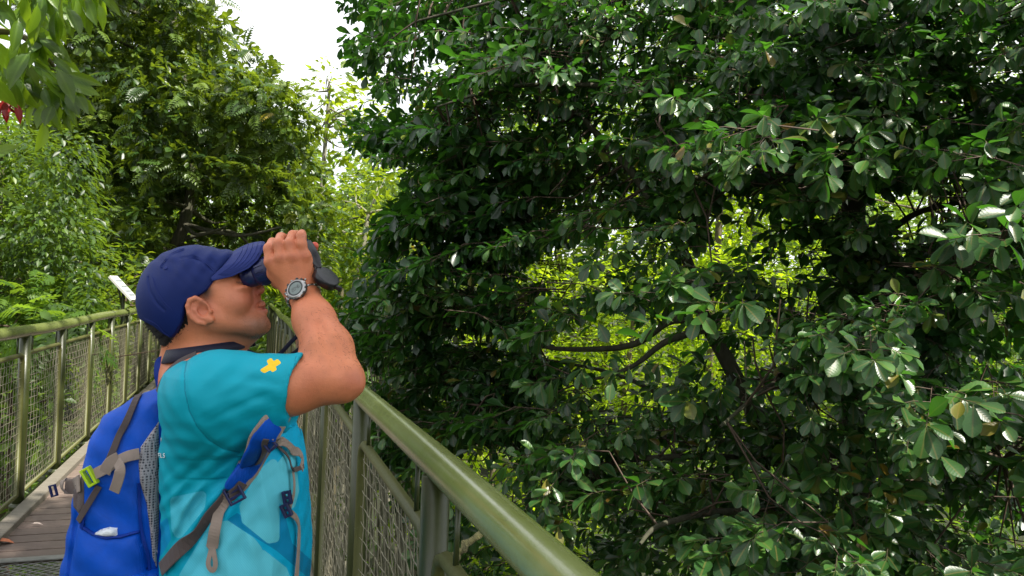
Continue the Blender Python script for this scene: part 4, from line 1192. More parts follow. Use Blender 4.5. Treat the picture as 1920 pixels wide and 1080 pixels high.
# right arm (nearest)
SHO, ELB, WRI = (418, 738, 1.275), (637, 711, 1.257), (570, 553, 1.362)
Fb.cap(S(*SHO), S(545, 724, 1.255), .058, .0465, .03)
Fb.cap(S(545, 724, 1.255), S(*ELB), .0465, .037, .02)
Fb.ell(S(647, 716, 1.258), (.0245, .023, .025), .02)
Fb.cap(S(*ELB), S(614, 655, 1.285), .035, .0415, .02); Fb.cap(S(614, 655, 1.285), S(589, 600, 1.325), .0415, .0345, .02); Fb.cap(S(589, 600, 1.325), S(*WRI), .0345, .0265, .02)
Fb.ell(S(600, 704, 1.254), (.036, .030, .034), .02)
Fb.ell(S(566, 548, 1.362), (.030, .022, .022), .01, rot=.4)
Fb.chain([S(552, 666, 1.235), S(575, 667, 1.222), S(600, 672, 1.217), S(626, 688, 1.214)], [.006, .008, .0065, .002], .010, 'sub')
Fb.chain([S(598, 606, 1.272), S(616, 650, 1.230), S(634, 690, 1.214)], [.002, .004, .002], .016, 'sub')
Fb.ell(S(668, 722, 1.250), (.010, .011, .012), .012)
# right hand
for (kx, ky, kz) in ((508, 492, 1.352), (527, 484, 1.343), (549, 482, 1.341), (571, 480, 1.347)):
    Fb.cap(S(562, 540, 1.360), S(kx, ky, kz), .0205, .0125, .014)
Fb.cap(S(556, 548, 1.372), S(516, 512, 1.372), .020, .016, .014)
Fb.cap(S(580, 540, 1.362), S(578, 495, 1.362), .014, .013, .012)
for (kx, ky, kz) in ((507, 490, 1.343), (528, 483, 1.334), (549, 482, 1.332), (570, 480, 1.338)):
    Fb.ell(S(kx, ky, kz + .003), (.0095, .0085, .0065), .006)
FI = [([(507, 488, 1.349), (505, 466, 1.352), (511, 455, 1.380), (518, 455, 1.405)], [.0105, .0103, .0090, .0080]),
      ([(527, 480, 1.341), (522, 457, 1.344), (527, 445, 1.372), (534, 446, 1.398)], [.0106, .0104, .0090, .0080]),
      ([(548, 479, 1.339), (543, 457, 1.341), (549, 441, 1.362), (556, 439, 1.392)], [.0106, .0103, .0088, .0078]),
      ([(569, 478, 1.345), (565, 458, 1.342), (565, 443, 1.345), (566, 438, 1.352)], [.0105, .0096, .0088, .0080])]
for pts, rs in FI: Fb.chain([S(*p) for p in pts], rs, .0035)
Fb.chain([S(548, 545, 1.378), S(520, 528, 1.392), S(502, 505, 1.405)], [.014, .0115, .009], .006)      # thumb under the barrel
# left arm and hand (far side)
Fb.cap(S(418, 735, 1.62), S(575, 722, 1.60), .062, .044, .03)
Fb.cap(S(575, 722, 1.60), S(612, 706, 1.585), .044, .040, .02)
Fb.cap(S(612, 706, 1.585), S(598, 640, 1.55), .040, .042, .02); Fb.cap(S(598, 640, 1.55), S(568, 548, 1.475), .042, .027, .02)
for (kx, ky, kz) in ((520, 490, 1.475), (538, 484, 1.482), (556, 484, 1.484), (574, 486, 1.480)):
    Fb.cap(S(566, 542, 1.475), S(kx, ky, kz), .020, .0125, .014)
for pts, rs in [([(520, 490, 1.475), (522, 470, 1.475), (528, 462, 1.452)], [.0105, .010, .0085]), ([(538, 484, 1.482), (538, 462, 1.481), (544, 452, 1.455)], [.0105, .010, .0085]),
                ([(556, 484, 1.484), (556, 464, 1.484), (560, 452, 1.460)], [.0105, .010, .0085]), ([(574, 488, 1.478), (584, 476, 1.478), (590, 461, 1.470)], [.0105, .0095, .0080])]:
    Fb.chain([S(*p) for p in pts], rs, .004)
Fb.chain([S(556, 545, 1.465), S(530, 528, 1.452), S(510, 512, 1.442)], [.014, .0115, .009], .006)
Fb.f[:, :2, :] = .01; Fb.f[0] = Fb.f[-1] = .01; Fb.f[:, :, 0] = .01; Fb.f[:, :, -1] = .01
Vb, Qb = Fb.mesh()
bvb = bvh_of(Vb, Qb)
bx, by = vpx(Vb)
tint = np.tile(np.array([.66, .225, .105]), (len(Vb), 1))
def dab(cx, cy_, rx, ry, col, amt, zr=None, soft=1.0):
    k = np.exp(-(((bx - cx) / rx) ** 2 + ((by - cy_) / ry) ** 2) * soft) * amt
    if zr is not None: k = k * ((Vb[:, 2] > zr[0]) & (Vb[:, 2] < zr[1]))
    tint[:] = tint * (1 - k[:, None]) + np.array(col) * k[:, None]
hd = (1.32, 1.52)
dab(440, 560, 34, 30, (.52, .17, .10), .5, hd)
dab(476, 560, 22, 22, (.46, .12, .08), .55, hd)
dab(485, 548, 10, 9, (.50, .09, .07), .6, hd)
dab(484, 612, 36, 24, (.20, .12, .08), .85, hd)         # shaved beard
dab(440, 634, 40, 12, (.28, .15, .09), .55, hd)
dab(492, 566, 6, 5, (.22, .12, .09), .6, hd)
dab(495, 578, 9, 7, (.36, .085, .075), .85, hd)           # lips
dab(373, 583, 26, 26, (.52, .15, .10), .5, hd)
for (kx, ky) in ((507, 490), (528, 483), (549, 482), (570, 480), (505, 464), (522, 456), (543, 456)):
    dab(kx, ky, 8, 7, (.50, .15, .09), .55)
dab(570, 442, 7, 8, (.60, .25, .18), .6)
dab(590, 460, 7, 12, (.60, .045, .04), .95, (1.44, 1.52))
dab(668, 712, 26, 26, (.50, .15, .09), .6)
sb = (bx > 376) & (bx < 400) & (by > 528) & (by < 574) & (Vb[:, 2] < ZM) 
k = np.exp(-(((bx - 386) / 12) ** 2 + ((by - 548) / 17) ** 2)) * .95
tint = tint * (1 - k[:, None]) + np.array([.035, .025, .02]) * k[:, None]
# eyebrow and lash line
for (x0, y0, x1, y1, wd, am) in ((438, 519, 456, 515, 3, .75), (444, 529, 456, 531, 1.6, .8)):
    tt = np.clip(((bx - x0) * (x1 - x0) + (by - y0) * (y1 - y0)) / ((x1 - x0) ** 2 + (y1 - y0) ** 2), 0, 1)
    dd = np.hypot(bx - x0 - tt * (x1 - x0), by - y0 - tt * (y1 - y0)); k = np.clip(1.3 - dd / wd, 0, 1) * am * ((Vb[:, 2] > 1.33) & (Vb[:, 2] < 1.51))
    tint = tint * (1 - k[:, None]) + np.array([.02, .015, .012]) * k[:, None]
mesh_obj('body', to_world(Vb), Qb, M['skin'], man, True, attrs={'tint': tint})

rh = np.random.default_rng(8)
def fuzz(name, mask, n_, L0, L1, wd, flow, parent, mat):
    ids = np.nonzero(mask)[0]; ids = rh.choice(ids, min(n_, len(ids)), replace=False); hv, hf = [], []
    cen = np.array(S(600, 650, 1.31))
    for i in ids:
        p = Vb[i]; h_ = bvb.find_nearest(Vector(p)); n_v = np.array(h_[1]) 
        if n_v[2] > .2: n_v = -n_v if False else n_v
        d_ = unit(np.array(flow) + n_v * .55 + rh.normal(0, .35, 3)); sdx = unit(np.cross(d_, [.2, .1, 1.])) * wd; L_ = rh.uniform(L0, L1)
        k_ = len(hv); hv += [p - sdx, p + sdx, p + d_ * L_]; hf.append((k_, k_ + 1, k_ + 2))
    mesh_obj(name, to_world(np.array(hv)), hf, mat, parent, kind='stuff')
fuzz('arm_hair', (bx > 560) & (by > 575) & (by < 690) & (Vb[:, 2] < 1.36), 650, .004, .009, .00016, (.35, -.9, -.1), man, M['hair'])
fuzz('stubble', (bx > 455) & (bx < 510) & (by > 590) & (by < 635) & (Vb[:, 2] < 1.44), 900, .0010, .0022, .00022, (.3, -.5, -.2), man, M['hair'])
# ---- hair at the nape
Fh = Field(S(245, 680, 1.42) - np.array([.01, 0, .12]), S(420, 520, 1.42) + np.array([.0, 0, .12]), .0024)
Fh.ell(S(357, 560, ZM), (pr(90, ZM), pr(90, ZM), .081), 0)
Fh.cap(S(348, 590, 1.425), S(354, 655, 1.435), pr(44, 1.42), pr(45, 1.42), .02)
sl_, g = Fh.full()
d = poly_sdf(g[0], g[1], pxpoly([(262, 560), (340, 556), (352, 570), (350, 590), (354, 612), (352, 632), (346, 652), (338, 664), (318, 664), (300, 655), (240, 650)], 1.35))
Fh.f = np.maximum(Fh.f, np.broadcast_to(d, Fh.f.shape)).astype(np.float32)
Fh.f += (.0016 * np.sin(g[0] * 700 + g[1] * 300) * np.sin(g[2] * 800)).astype(np.float32)
V, Q = Fh.mesh(); mesh_obj('hair', to_world(V), Q, M['hair'], man)

rh = np.random.default_rng(3); hv, hf = [], []
for i in rh.choice(len(V), 1500):
    p = V[i]; x_, y_ = vpx(V[i:i + 1]); 
    d_ = unit(np.array([-.5 + rh.normal(0, .3), -.8 + rh.normal(0, .3), np.sign(p[2] - ZM) * .35 + rh.normal(0, .2)])); sdx = unit(np.cross(d_, [0, 0, 1.])) * .0005; L_ = rh.uniform(.004, .010)
    k_ = len(hv); hv += [p - sdx, p + sdx, p + d_ * L_]; hf.append((k_, k_ + 1, k_ + 2))
mesh_obj('hair_strands', to_world(np.array(hv)), hf, M['hair'], man, kind='stuff')

# ---- cap
capo = empty('cap', P(360, 560, ZM)); capo.parent = man; capo.matrix_parent_inverse = Matrix.Translation(man.location).inverted()
Fc = Field(S(250, 660, 1.42) - np.array([.01, 0, .13]), S(470, 440, 1.42) + np.array([.01, .01, .13]), .0023)
Fc.ell(S(357, 562, ZM), (pr(93, ZM), pr(99, ZM), .089), 0, rot=.2)
Fc.ell(S(385, 528, ZM), (pr(62, ZM), pr(60, ZM), .078), .03)
Fc.ell(S(428, 490, ZM), (pr(22, ZM), pr(17, ZM), .045), .025, rot=.3)
sl_, g = Fc.full()
d = poly_sdf(g[0], g[1], pxpoly([(200, 400), (455, 400), (452, 470), (436, 488), (420, 508), (398, 525), (386, 545), (366, 560), (352, 570), (347, 590), (343, 604), (330, 622), (317, 634), (304, 628), (286, 612), (262, 603), (180, 590)], 1.348))
Fc.f = np.maximum(Fc.f, np.broadcast_to(d, Fc.f.shape) + .0).astype(np.float32)
# soft folds near the front and seams
X, Y, Z_ = g
u = (X - S(400, 490, ZM)[0]); w_ = (Y - S(400, 490, ZM)[1])
env = np.exp(-((u / .05) ** 2 + (w_ / .035) ** 2))
Fc.f += (env * (.0017 * np.sin((u * .8 - w_ * .6) * 230 + Z_ * 90 + 20 * w_) + .0009 * np.sin((u + w_) * 300 - Z_ * 140))).astype(np.float32)
env2 = np.exp(-(((X - S(330, 485, ZM)[0]) / .05) ** 2 + ((Y - S(330, 485, ZM)[1]) / .02) ** 2))
Fc.f += (env2 * .0013 * np.sin((Y * .95 + X * .25) * 260)).astype(np.float32)
def groove(Fx, X, Y, pts, Z, depth, wd):
    best = np.full(np.broadcast(X, Y).shape, 9.0)
    for (a_, b_) in zip(pts, pts[1:]):
        A_, B_ = S(*a_, Z)[:2], S(*b_, Z)[:2]; ex, ey = B_ - A_
        tt = np.clip(((X - A_[0]) * ex + (Y - A_[1]) * ey) / (ex * ex + ey * ey), 0, 1)
        dd = np.sqrt((X - A_[0] - tt * ex) ** 2 + (Y - A_[1] - tt * ey) ** 2)
        best = np.minimum(best, dd)
    return Fx + (depth * np.exp(-(best / wd) ** 2)).astype(np.float32)
near_only = (Z_ < ZM)
gm_ = np.zeros_like(Fc.f); gm_ = groove(gm_, X, Y, [(287, 520), (296, 545), (310, 566), (325, 580)], 1.37, .0022, .0022)
gm_ = groove(gm_, X, Y, [(345, 484), (365, 482), (385, 492), (402, 508)], 1.37, .0025, .0022)
Fc.f += gm_ * near_only
Fc.ell(S(311, 503, 1.365), (.0022, .0022, .02), 0, 'sub')
V, Q = Fc.mesh(); mesh_obj('crown_cloth', to_world(V), Q, M['cap'], capo)
bvc = bvh_of(V, Q)
CAPSEAM = [[(286, 520), (294, 545), (308, 566), (322, 580)], [(340, 486), (362, 482), (384, 492), (402, 510)], [(300, 500), (320, 476), (345, 466)], [(270, 596), (292, 606), (306, 622), (318, 630)], [(352, 566), (370, 554), (386, 540), (400, 522)]]
def lerp3(a, b_, t_): return [a[i] * (1 - t_) + b_[i] * t_ for i in range(3)]
def catm(keys, s_):
    """keys: list of (param, vec)"""
    for (p0, v0), (p1, v1) in zip(keys, keys[1:]):
        if s_ <= p1: return lerp3(v0, v1, (s_ - p0) / (p1 - p0))
    return keys[-1][1]
inner = [(0, (436, 474, ZM)), (.3, (432, 484, ZM - .035)), (.6, (418, 502, ZM - .062)), (1, (396, 523, ZM - .074))]
outer = [(0, (497, 454, ZM)), (.25, (496, 461, ZM - .030)), (.4, (492, 474, ZM - .044)), (.55, (483, 488, ZM - .054)), (.7, (466, 503, ZM - .062)), (.85, (436, 517, ZM - .069)), (1, (398, 525, ZM - .075))]
NS, NR = 41, 14
top, botm = [], []
for i in range(NS):
    s_ = -1 + 2 * i / (NS - 1); a_ = abs(s_); sg = 1 if s_ >= 0 else -1
    A_ = catm(inner, a_); B_ = catm(outer, a_)
    for j in range(NR):
        r_ = j / (NR - 1)
        p = lerp3(A_, B_, r_)
        z_ = ZM + (p[2] - ZM) * sg
        py_ = p[1] - 5.0 * math.sin(math.pi * r_) * (1 - a_)
        th = .0022 * (1 if j < NR - 1 else .3)
        c0 = S(p[0], py_, z_)
        top.append(c0 + np.array([-.4, 1, 0]) * th); botm.append(c0 - np.array([-.4, 1, 0]) * th)
V = np.array(top + botm); Q = []; n_ = NS * NR
for i in range(NS - 1):
    for j in range(NR - 1):
        a0 = i * NR + j; q_ = (a0, a0 + 1, a0 + NR + 1, a0 + NR); Q.append(q_); Q.append(tuple(x + n_ for x in q_[::-1]))
    a0 = i * NR + NR - 1; Q.append((a0, a0 + n_, a0 + n_ + NR, a0 + NR)); a0 = i * NR; Q.append((a0, a0 + NR, a0 + n_ + NR, a0 + n_))
brim = mesh_obj('brim', to_world(V), Q, M['brim'], capo)
mb = MB()
for rr_ in (.35, .5, .65, .8, .93):
    pts = []
    for i in range(2, NS - 2):
        s_ = -1 + 2 * i / (NS - 1); a_ = abs(s_); sg = 1 if s_ >= 0 else -1
        p = lerp3(catm(inner, a_), catm(outer, a_), rr_); z_ = ZM + (p[2] - ZM) * sg
        c0 = S(p[0], p[1] - 5.0 * math.sin(math.pi * rr_) * (1 - a_), z_) + np.array([-.4, 1, 0]) * .0023; pts.append(cw(c0))
    mb.tube(pts, .0006, 4, False)
mb.build('brim_stitching', M['cap'], capo, kind='stuff')

# ---- shirt
Fs = Field([S(270, 800, 1.25)[0] - .06, S(400, 1290, 1.45)[1], 1.17], [S(600, 700, 1.3)[0] + .03, S(400, 630, 1.3)[1], 1.75], .0027)
sl_, g = Fs.full(); X, Y, Z_ = g
rows = [(640, 336, 466, .062), (665, 326, 472, .080), (688, 310, 492, .150), (715, 300, 515, .174), (760, 297, 546, .180), (830, 297, 563, .182), (900, 297, 574, .180), (980, 297, 581, .178), (1080, 295, 584, .180), (1290, 300, 575, .178)]
Yk = np.array([S(0, r_[0], 1.40)[1] for r_ in rows])[::-1]
lk = np.array([S(r_[1], 0, 1.315 if r_[0] < 740 else (1.34 if r_[0] < 800 else 1.362))[0] for r_ in rows]); rk = np.array([S(r_[2], 0, 1.50)[0] for r_ in rows])
cxk = ((lk + rk) / 2)[::-1]; ak = ((rk - lk) / 2)[::-1]; bk = np.array([r_[3] for r_ in rows])[::-1]
y1 = Y.ravel()
cx_ = np.interp(y1, Yk, cxk).reshape(Y.shape).astype(np.float32); a_ = np.interp(y1, Yk, ak).reshape(Y.shape).astype(np.float32); b_ = np.interp(y1, Yk, bk).reshape(Y.shape).astype(np.float32)
p_ = 2.5
q_ = (np.abs((X - cx_) / a_) ** p_ + np.abs((Z_ - 1.447) / b_) ** p_) ** (1 / p_)
Fs.f = np.clip((q_ - 1) * np.minimum(a_, b_) * .9, -.08, .08).astype(np.float32)
Fs.f = np.maximum(Fs.f, Y - S(0, 655, 1.45)[1])
for sgn_, zz in ((1, 1.275), (-1, 1.62)):
    sh = S(412, 742, zz); el = S(562, 722, 1.252 if sgn_ == 1 else 1.603)
    Fs.cap(sh, el, .071 if sgn_ == 1 else .065, .0545 if sgn_ == 1 else .050, .05)
    Fs.cap(S(372, 735, zz + sgn_ * .04), sh, .050, .064, .05)
Fs.cap(S(400, 800, 1.30), S(505, 770, 1.27), .05, .036, .06)
# cut sleeve ends
for zz, ex_ in ((1.252, 1), (1.603, -1)):
    ctr = S(558, 722, zz); dirv = S(562, 722, zz) - S(405, 742, 1.275 if ex_ == 1 else 1.62); dirv /= np.linalg.norm(dirv)
    dirv = np.array([1.0, -.19, 0.0]); dirv /= np.linalg.norm(dirv)
    pl_ = (X - ctr[0]) * dirv[0] + (Y - ctr[1]) * dirv[1] + (Z_ - ctr[2]) * dirv[2]
    msk = (np.abs(Z_ - zz) < .10) & (Y > S(0, 800, zz)[1]) & (X > S(530, 0, zz)[0])
    Fs.f = np.where(msk, np.maximum(Fs.f, pl_), Fs.f).astype(np.float32)
    Fs.cap(S(550, 724, zz), S(600, 718, zz), .0478 if ex_ == 1 else .0445, .0485 if ex_ == 1 else .0455, .002, 'sub')
# neck opening
Fs.cap(S(398, 640, 1.43), S(400, 672, 1.44), pr(72, 1.43), pr(62, 1.43), .004, 'sub')
# folds
PX = 960 + F * X / Z_; PY = 540 - F * Y / Z_
def fold(cx, cy_, ang, sx, sy, lam, amp, ph=0.0, zlim=None):
    a0 = math.radians(ang); ux = (PX - cx) * math.cos(a0) + (PY - cy_) * math.sin(a0); uy = -(PX - cx) * math.sin(a0) + (PY - cy_) * math.cos(a0)
    env = np.exp(-(ux / sx) ** 2 - (uy / sy) ** 2)
    env = env * np.clip((535 - PX) / 25 + (PY > 800) * 9, 0, 1)
    Fs.f[...] += (env * amp * 1.05 * (.55 * np.sin(uy / lam * 6.283 + ph + .6 * np.sin(ux / 60)) + .8 * (np.abs(np.sin(uy / lam * 3.1416 + ph * 1.7 + .5 * np.sin(ux / 45 + 1))) - .6))).astype(np.float32)
fold(400, 950, -50, 130, 60, 38, .0032)
fold(380, 900, -38, 100, 40, 27, .0026, 1)
fold(450, 760, -22, 70, 30, 32, .0035, 2)
fold(500, 715, 12, 50, 40, 34, .0022, 1)
fold(430, 700, -35, 60, 40, 42, .0020, .5)
fold(520, 960, 84, 160, 60, 42, .0036, 1)
fold(470, 1040, 80, 120, 70, 55, .0030, 0)
fold(340, 980, -60, 90, 40, 30, .0026, 0)
fold(545, 860, 78, 80, 24, 22, .0025, 0)
fold(350, 830, 10, 60, 40, 33, .0012, 0)
nn_ = .0012 * np.sin(X * 90 + Y * 40) * np.sin(Y * 75 - Z_ * 60)
Fs.f += nn_.astype(np.float32)
# seams as shallow grooves on the near side
def pgroove(pts, depth, wd):
    best = np.full(PX.shape, 1e6, np.float32)
    for (p0, p1) in zip(pts, pts[1:]):
        ex, ey = p1[0] - p0[0], p1[1] - p0[1]
        tt = np.clip(((PX - p0[0]) * ex + (PY - p0[1]) * ey) / (ex * ex + ey * ey), 0, 1)
        dd = (PX - p0[0] - tt * ex) ** 2 + (PY - p0[1] - tt * ey) ** 2
        best = np.minimum(best, dd)
    Fs.f[...] += (depth * np.exp(-best / wd ** 2) * (Z_ < 1.45)).astype(np.float32)
pgroove([(352, 668), (346, 700), (347, 735), (355, 770), (370, 800), (392, 825), (420, 842), (450, 848)], .0024, 4.2)
pgroove([(552, 668), (545, 720), (534, 778)], .0012, 4.0)
Fs.f = np.maximum(Fs.f, S(0, 1280, 1.45)[1] - Y).astype(np.float32)
V, Q = Fs.mesh()
sx, sy = vpx(V)
def sdp(polys, r_=9.0):
    d = np.full(len(V), 1e3)
    for p in polys:
        pp = [(x, -y_) for x, y_ in p]
        d = np.minimum(d, poly_sdf(sx.astype(np.float32), (-sy).astype(np.float32), pp) - r_)
    return d
light = sdp([[(328, 940), (378, 930), (375, 950), (335, 1000), (330, 990)],
             [(512, 870), (515, 920), (515, 1008), (505, 1010), (462, 975), (458, 950), (490, 890)],
             [(345, 1080), (400, 990), (425, 985), (470, 1015), (482, 1030), (470, 1060), (440, 1160), (350, 1160)],
             [(492, 1040), (530, 1070), (560, 1150), (470, 1160), (478, 1080)],
             [(545, 850), (552, 920), (545, 945), (533, 940), (530, 870)]])
seam = np.full(len(V), 99.0)
for sp_ in ([(352, 668), (346, 700), (347, 735), (355, 770), (370, 800), (392, 825), (420, 842), (450, 848)], [(555, 667), (546, 720), (537, 776)]):
    for (p0, p1) in zip(sp_, sp_[1:]):
        ex, ey = p1[0] - p0[0], p1[1] - p0[1]
        tt = np.clip(((sx - p0[0]) * ex + (sy - p0[1]) * ey) / (ex * ex + ey * ey), 0, 1)
        seam = np.minimum(seam, np.hypot(sx - p0[0] - tt * ex, sy - p0[1] - tt * ey))
mid_ = sdp([[(300, 985), (312, 975), (318, 1010), (300, 1040)], [(430, 975), (520, 1030), (590, 1090), (590, 1060), (545, 1020), (530, 960), (520, 1020), (445, 965)]], 3)
yel = sdp([[(491, 694), (520, 676), (524, 680), (496, 697)], [(503, 677), (508, 674), (516, 692), (511, 695)]], 2.6)
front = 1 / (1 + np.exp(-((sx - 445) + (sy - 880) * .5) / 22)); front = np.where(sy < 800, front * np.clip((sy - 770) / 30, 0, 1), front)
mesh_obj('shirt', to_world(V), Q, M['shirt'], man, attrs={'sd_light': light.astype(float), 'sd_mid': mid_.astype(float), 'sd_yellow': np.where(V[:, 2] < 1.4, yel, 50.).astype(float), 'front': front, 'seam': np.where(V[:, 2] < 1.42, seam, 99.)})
bvs = bvh_of(V, Q)
# collar rib of the shirt
# trousers and shoes, below the frame
Ft = Field([S(270, 0, 1.45)[0], -1.62, 1.22], [S(620, 0, 1.45)[0], S(0, 1240, 1.45)[1] , 1.68], .006)
hip = S(432, 1290, 1.45)
base_y = lambda X_, Z_v: -CAM_Z
def wc(x, h, z):       # camera-aligned coords of a point with height h over the deck
    p_ = Vector((0, 0, 0)); y0 = -1.0
    for _ in range(20):
        cur = cw((x, y0, z)).z; y0 += (h - cur)
    return np.array([x, y0, z])
Ft.cap(wc(hip[0], .93, 1.38), wc(hip[0], .93, 1.51), .125, .125, .03)
for zz, dx in ((1.36, .02), (1.54, -.03)):
    Ft.cap(wc(hip[0], .88, zz), wc(hip[0] + dx + .01, .48, zz), .095, .070, .04); Ft.cap(wc(hip[0] + dx + .01, .48, zz), wc(hip[0] + dx - .01, .08, zz), .070, .055, .03)
V, Q = Ft.mesh(); mesh_obj('trousers', to_world(V), Q, M['trousers'], man)
for zz, dx in ((1.36, .02), (1.54, -.03)):
    x0 = hip[0] + dx
    Fo = Field(wc(x0 - .12, -.01, zz - .09), wc(x0 + .24, .15, zz + .09), .005)
    Fo.cap(wc(x0 - .05, .05, zz), wc(x0 + .15, .04, zz), .042, .036, .02); Fo.cap(wc(x0 - .03, .10, zz), wc(x0 - .02, .05, zz), .045, .045, .02)
    sl_, g = Fo.full(); Fo.f = np.maximum(Fo.f, wc(x0, .006, zz)[1] - g[1]).astype(np.float32)
    V, Q = Fo.mesh(); mesh_obj('shoe', to_world(V), Q, M['plastic_black'], man)

# ---- helpers for webbing lying on a surface
def lay(bv, pts, off=.004, sub=5, dflt=1.4):
    P2 = smooth_pts([Vector((p[0], p[1], 0)) for p in pts], sub); out = []; nn_ = []
    for p in P2:
        h_, n = hit(bv, p.x, p.y, off, dflt); out.append(h_); nn_.append(n)
    for _ in range(2):
        out = [out[0]] + [(out[i - 1] + out[i] * 2 + out[i + 1]) / 4 for i in range(1, len(out) - 1)] + [out[-1]]
        nn_ = [nn_[0]] + [(nn_[i - 1] + nn_[i] + nn_[i + 1]).normalized() for i in range(1, len(nn_) - 1)] + [nn_[-1]]
    return [cw(p) for p in out], [cwd(n) for n in nn_]
def free(pts, nrm=(0, 0, -1), sub=5):
    ps = smooth_pts([Vector(S(*p)) for p in pts], sub)
    return [cw(p) for p in ps], [cwd(nrm)] * len(ps)
def strap(name, pn, width, mat, parent, thick=.002):
    mb = MB(); mb.ribbon(pn[0], pn[1], width, thick); return mb.build(name, mat, parent, smooth=False)
def buckle(name, c, ax, w_, h_, mat, parent, bars=1, nrm=(0, 0, -1), depth=.008, thick=.0035):
    """rectangular plastic buckle: frame plus crossbars; c in camera metres, ax direction in image plane (deg)"""
    a = math.radians(ax); X_ = np.array([math.cos(a), -math.sin(a), 0.]); Y_ = np.array([math.sin(a), math.cos(a), 0.]); N_ = np.array([0, 0, 1.])
    mb = MB(); c = np.array(c)
    for s_ in (-1, 1):
        mb.box(cw(c + Y_ * s_ * (h_ / 2)), cwd(X_ * (w_ / 2 + thick / 2)), cwd(Y_ * thick / 2), cwd(N_ * depth / 2), .0008)
        mb.box(cw(c + X_ * s_ * (w_ / 2)), cwd(X_ * thick / 2), cwd(Y_ * (h_ / 2 - thick / 2)), cwd(N_ * depth / 2 * .95), .0008)
    for k in range(bars):
        mb.box(cw(c + X_ * ((k + 1) / (bars + 1) - .5) * w_), cwd(X_ * thick / 2), cwd(Y_ * (h_ / 2 - thick / 2)), cwd(N_ * depth / 2 * .8), .0006)
    return mb.build(name, mat, parent, smooth=False)

cst = MB()
for pts in CAPSEAM:
    for off in (0, 2.2):
        ps, _ = lay(bvc, [(x + off * .6, y_ + off) for x, y_ in pts], .0004, 6)
        cst.tube(ps, .00055, 4, False)
cst.build('seam_stitching', M['brim'], capo, kind='stuff')
h_, n = hit(bvc, 311, 503, .0005); mb = MB(); mb.lathe(cw(h_), cwd(n), [(-.001, .0032), (.0006, .0034), (.0010, .0026), (.0008, .0014)], 14); mb.build('eyelet', M['brim'], capo)

# ---- backpack
pk = empty('backpack', P(200, 1250, 1.47), 'blue hiking backpack with taupe straps and a lime buckle, worn on the man\'s back', 'backpack')
Fp = Field([S(80, 0, 1.4)[0] - .03, S(0, 1245, 1.35)[1], 1.27], [S(312, 0, 1.3)[0] + .02, S(0, 700, 1.45)[1], 1.69], .0030)
sl_, g = Fp.full(); X, Y, Z_ = g
sil = [(303, 728), (262, 736), (225, 752), (190, 770), (168, 785), (156, 812), (148, 840), (141, 872), (130, 920), (120, 990), (103, 1085), (96, 1180), (104, 1225), (300, 1225), (298, 1000), (296, 840), (304, 770)]
d2 = poly_sdf(X, Y, pxpoly(sil, 1.345)) 
hz_ = np.interp(Y.ravel(), [S(0, 1200, 1.345)[1], S(0, 900, 1.345)[1], S(0, 760, 1.345)[1], S(0, 720, 1.345)[1]], [.155, .150, .118, .085]).reshape(Y.shape)
dz = np.abs(Z_ - 1.475) - hz_
r_ = .045
A1 = np.maximum(d2 + r_, 0); A2 = np.maximum(dz + r_, 0)
Fp.f = (np.sqrt(A1 ** 2 + A2 ** 2) + np.minimum(np.maximum(d2 + r_, dz + r_), 0) - r_).astype(np.float32)
PX = 960 + F * X / Z_; PY = 540 - F * Y / Z_
nearm = (Z_ < 1.46)
def pg(pts, depth, wd):
    best = np.full(PX.shape, 1e6, np.float32)
    for (p0, p1) in zip(pts, pts[1:]):
        ex, ey = p1[0] - p0[0], p1[1] - p0[1]
        tt = np.clip(((PX - p0[0]) * ex + (PY - p0[1]) * ey) / (ex * ex + ey * ey), 0, 1)
        dd = (PX - p0[0] - tt * ex) ** 2 + (PY - p0[1] - tt * ey) ** 2
        best = np.minimum(best, dd)
    Fp.f[...] += (depth * np.exp(-best / wd ** 2) * nearm).astype(np.float32)
pg([(150, 850), (152, 900), (146, 960), (138, 1020), (130, 1085)], .006, 5)      # front pocket seam
pg([(262, 740), (255, 780), (240, 800), (222, 815)], .003, 5)
pg([(262, 905), (262, 960), (268, 1010), (276, 1040), (280, 1090)], .003, 5)     # back panel seam
Fp.f += (.0035 * np.sin((PX * .5 + PY * .25) / 15 + .8 * np.sin(PY / 50)) * np.exp(-((PX - 230) / 60) ** 2 - ((PY - 800) / 60) ** 2) + .0020 * np.sin((PX * .35 - PY * .12) / 9 + np.sin(PY / 33)) * np.exp(-((PX - 220) / 45) ** 2 - ((PY - 930) / 50) ** 2) + .0026 * (np.abs(np.sin((PX * .30 + PY * .10) / 8 + 1.2 * np.sin(PY / 28))) - .6) * np.exp(-((PX - 215) / 70) ** 2 - ((PY - 960) / 140) ** 2)
         + .003 * np.sin(X * 60 + Y * 45) * np.sin(Y * 50 + Z_ * 40)).astype(np.float32)
V, Q = Fp.mesh(); mesh_obj('main_body', to_world(V), Q, M['pack'], pk); bvp = bvh_of(V, Q)
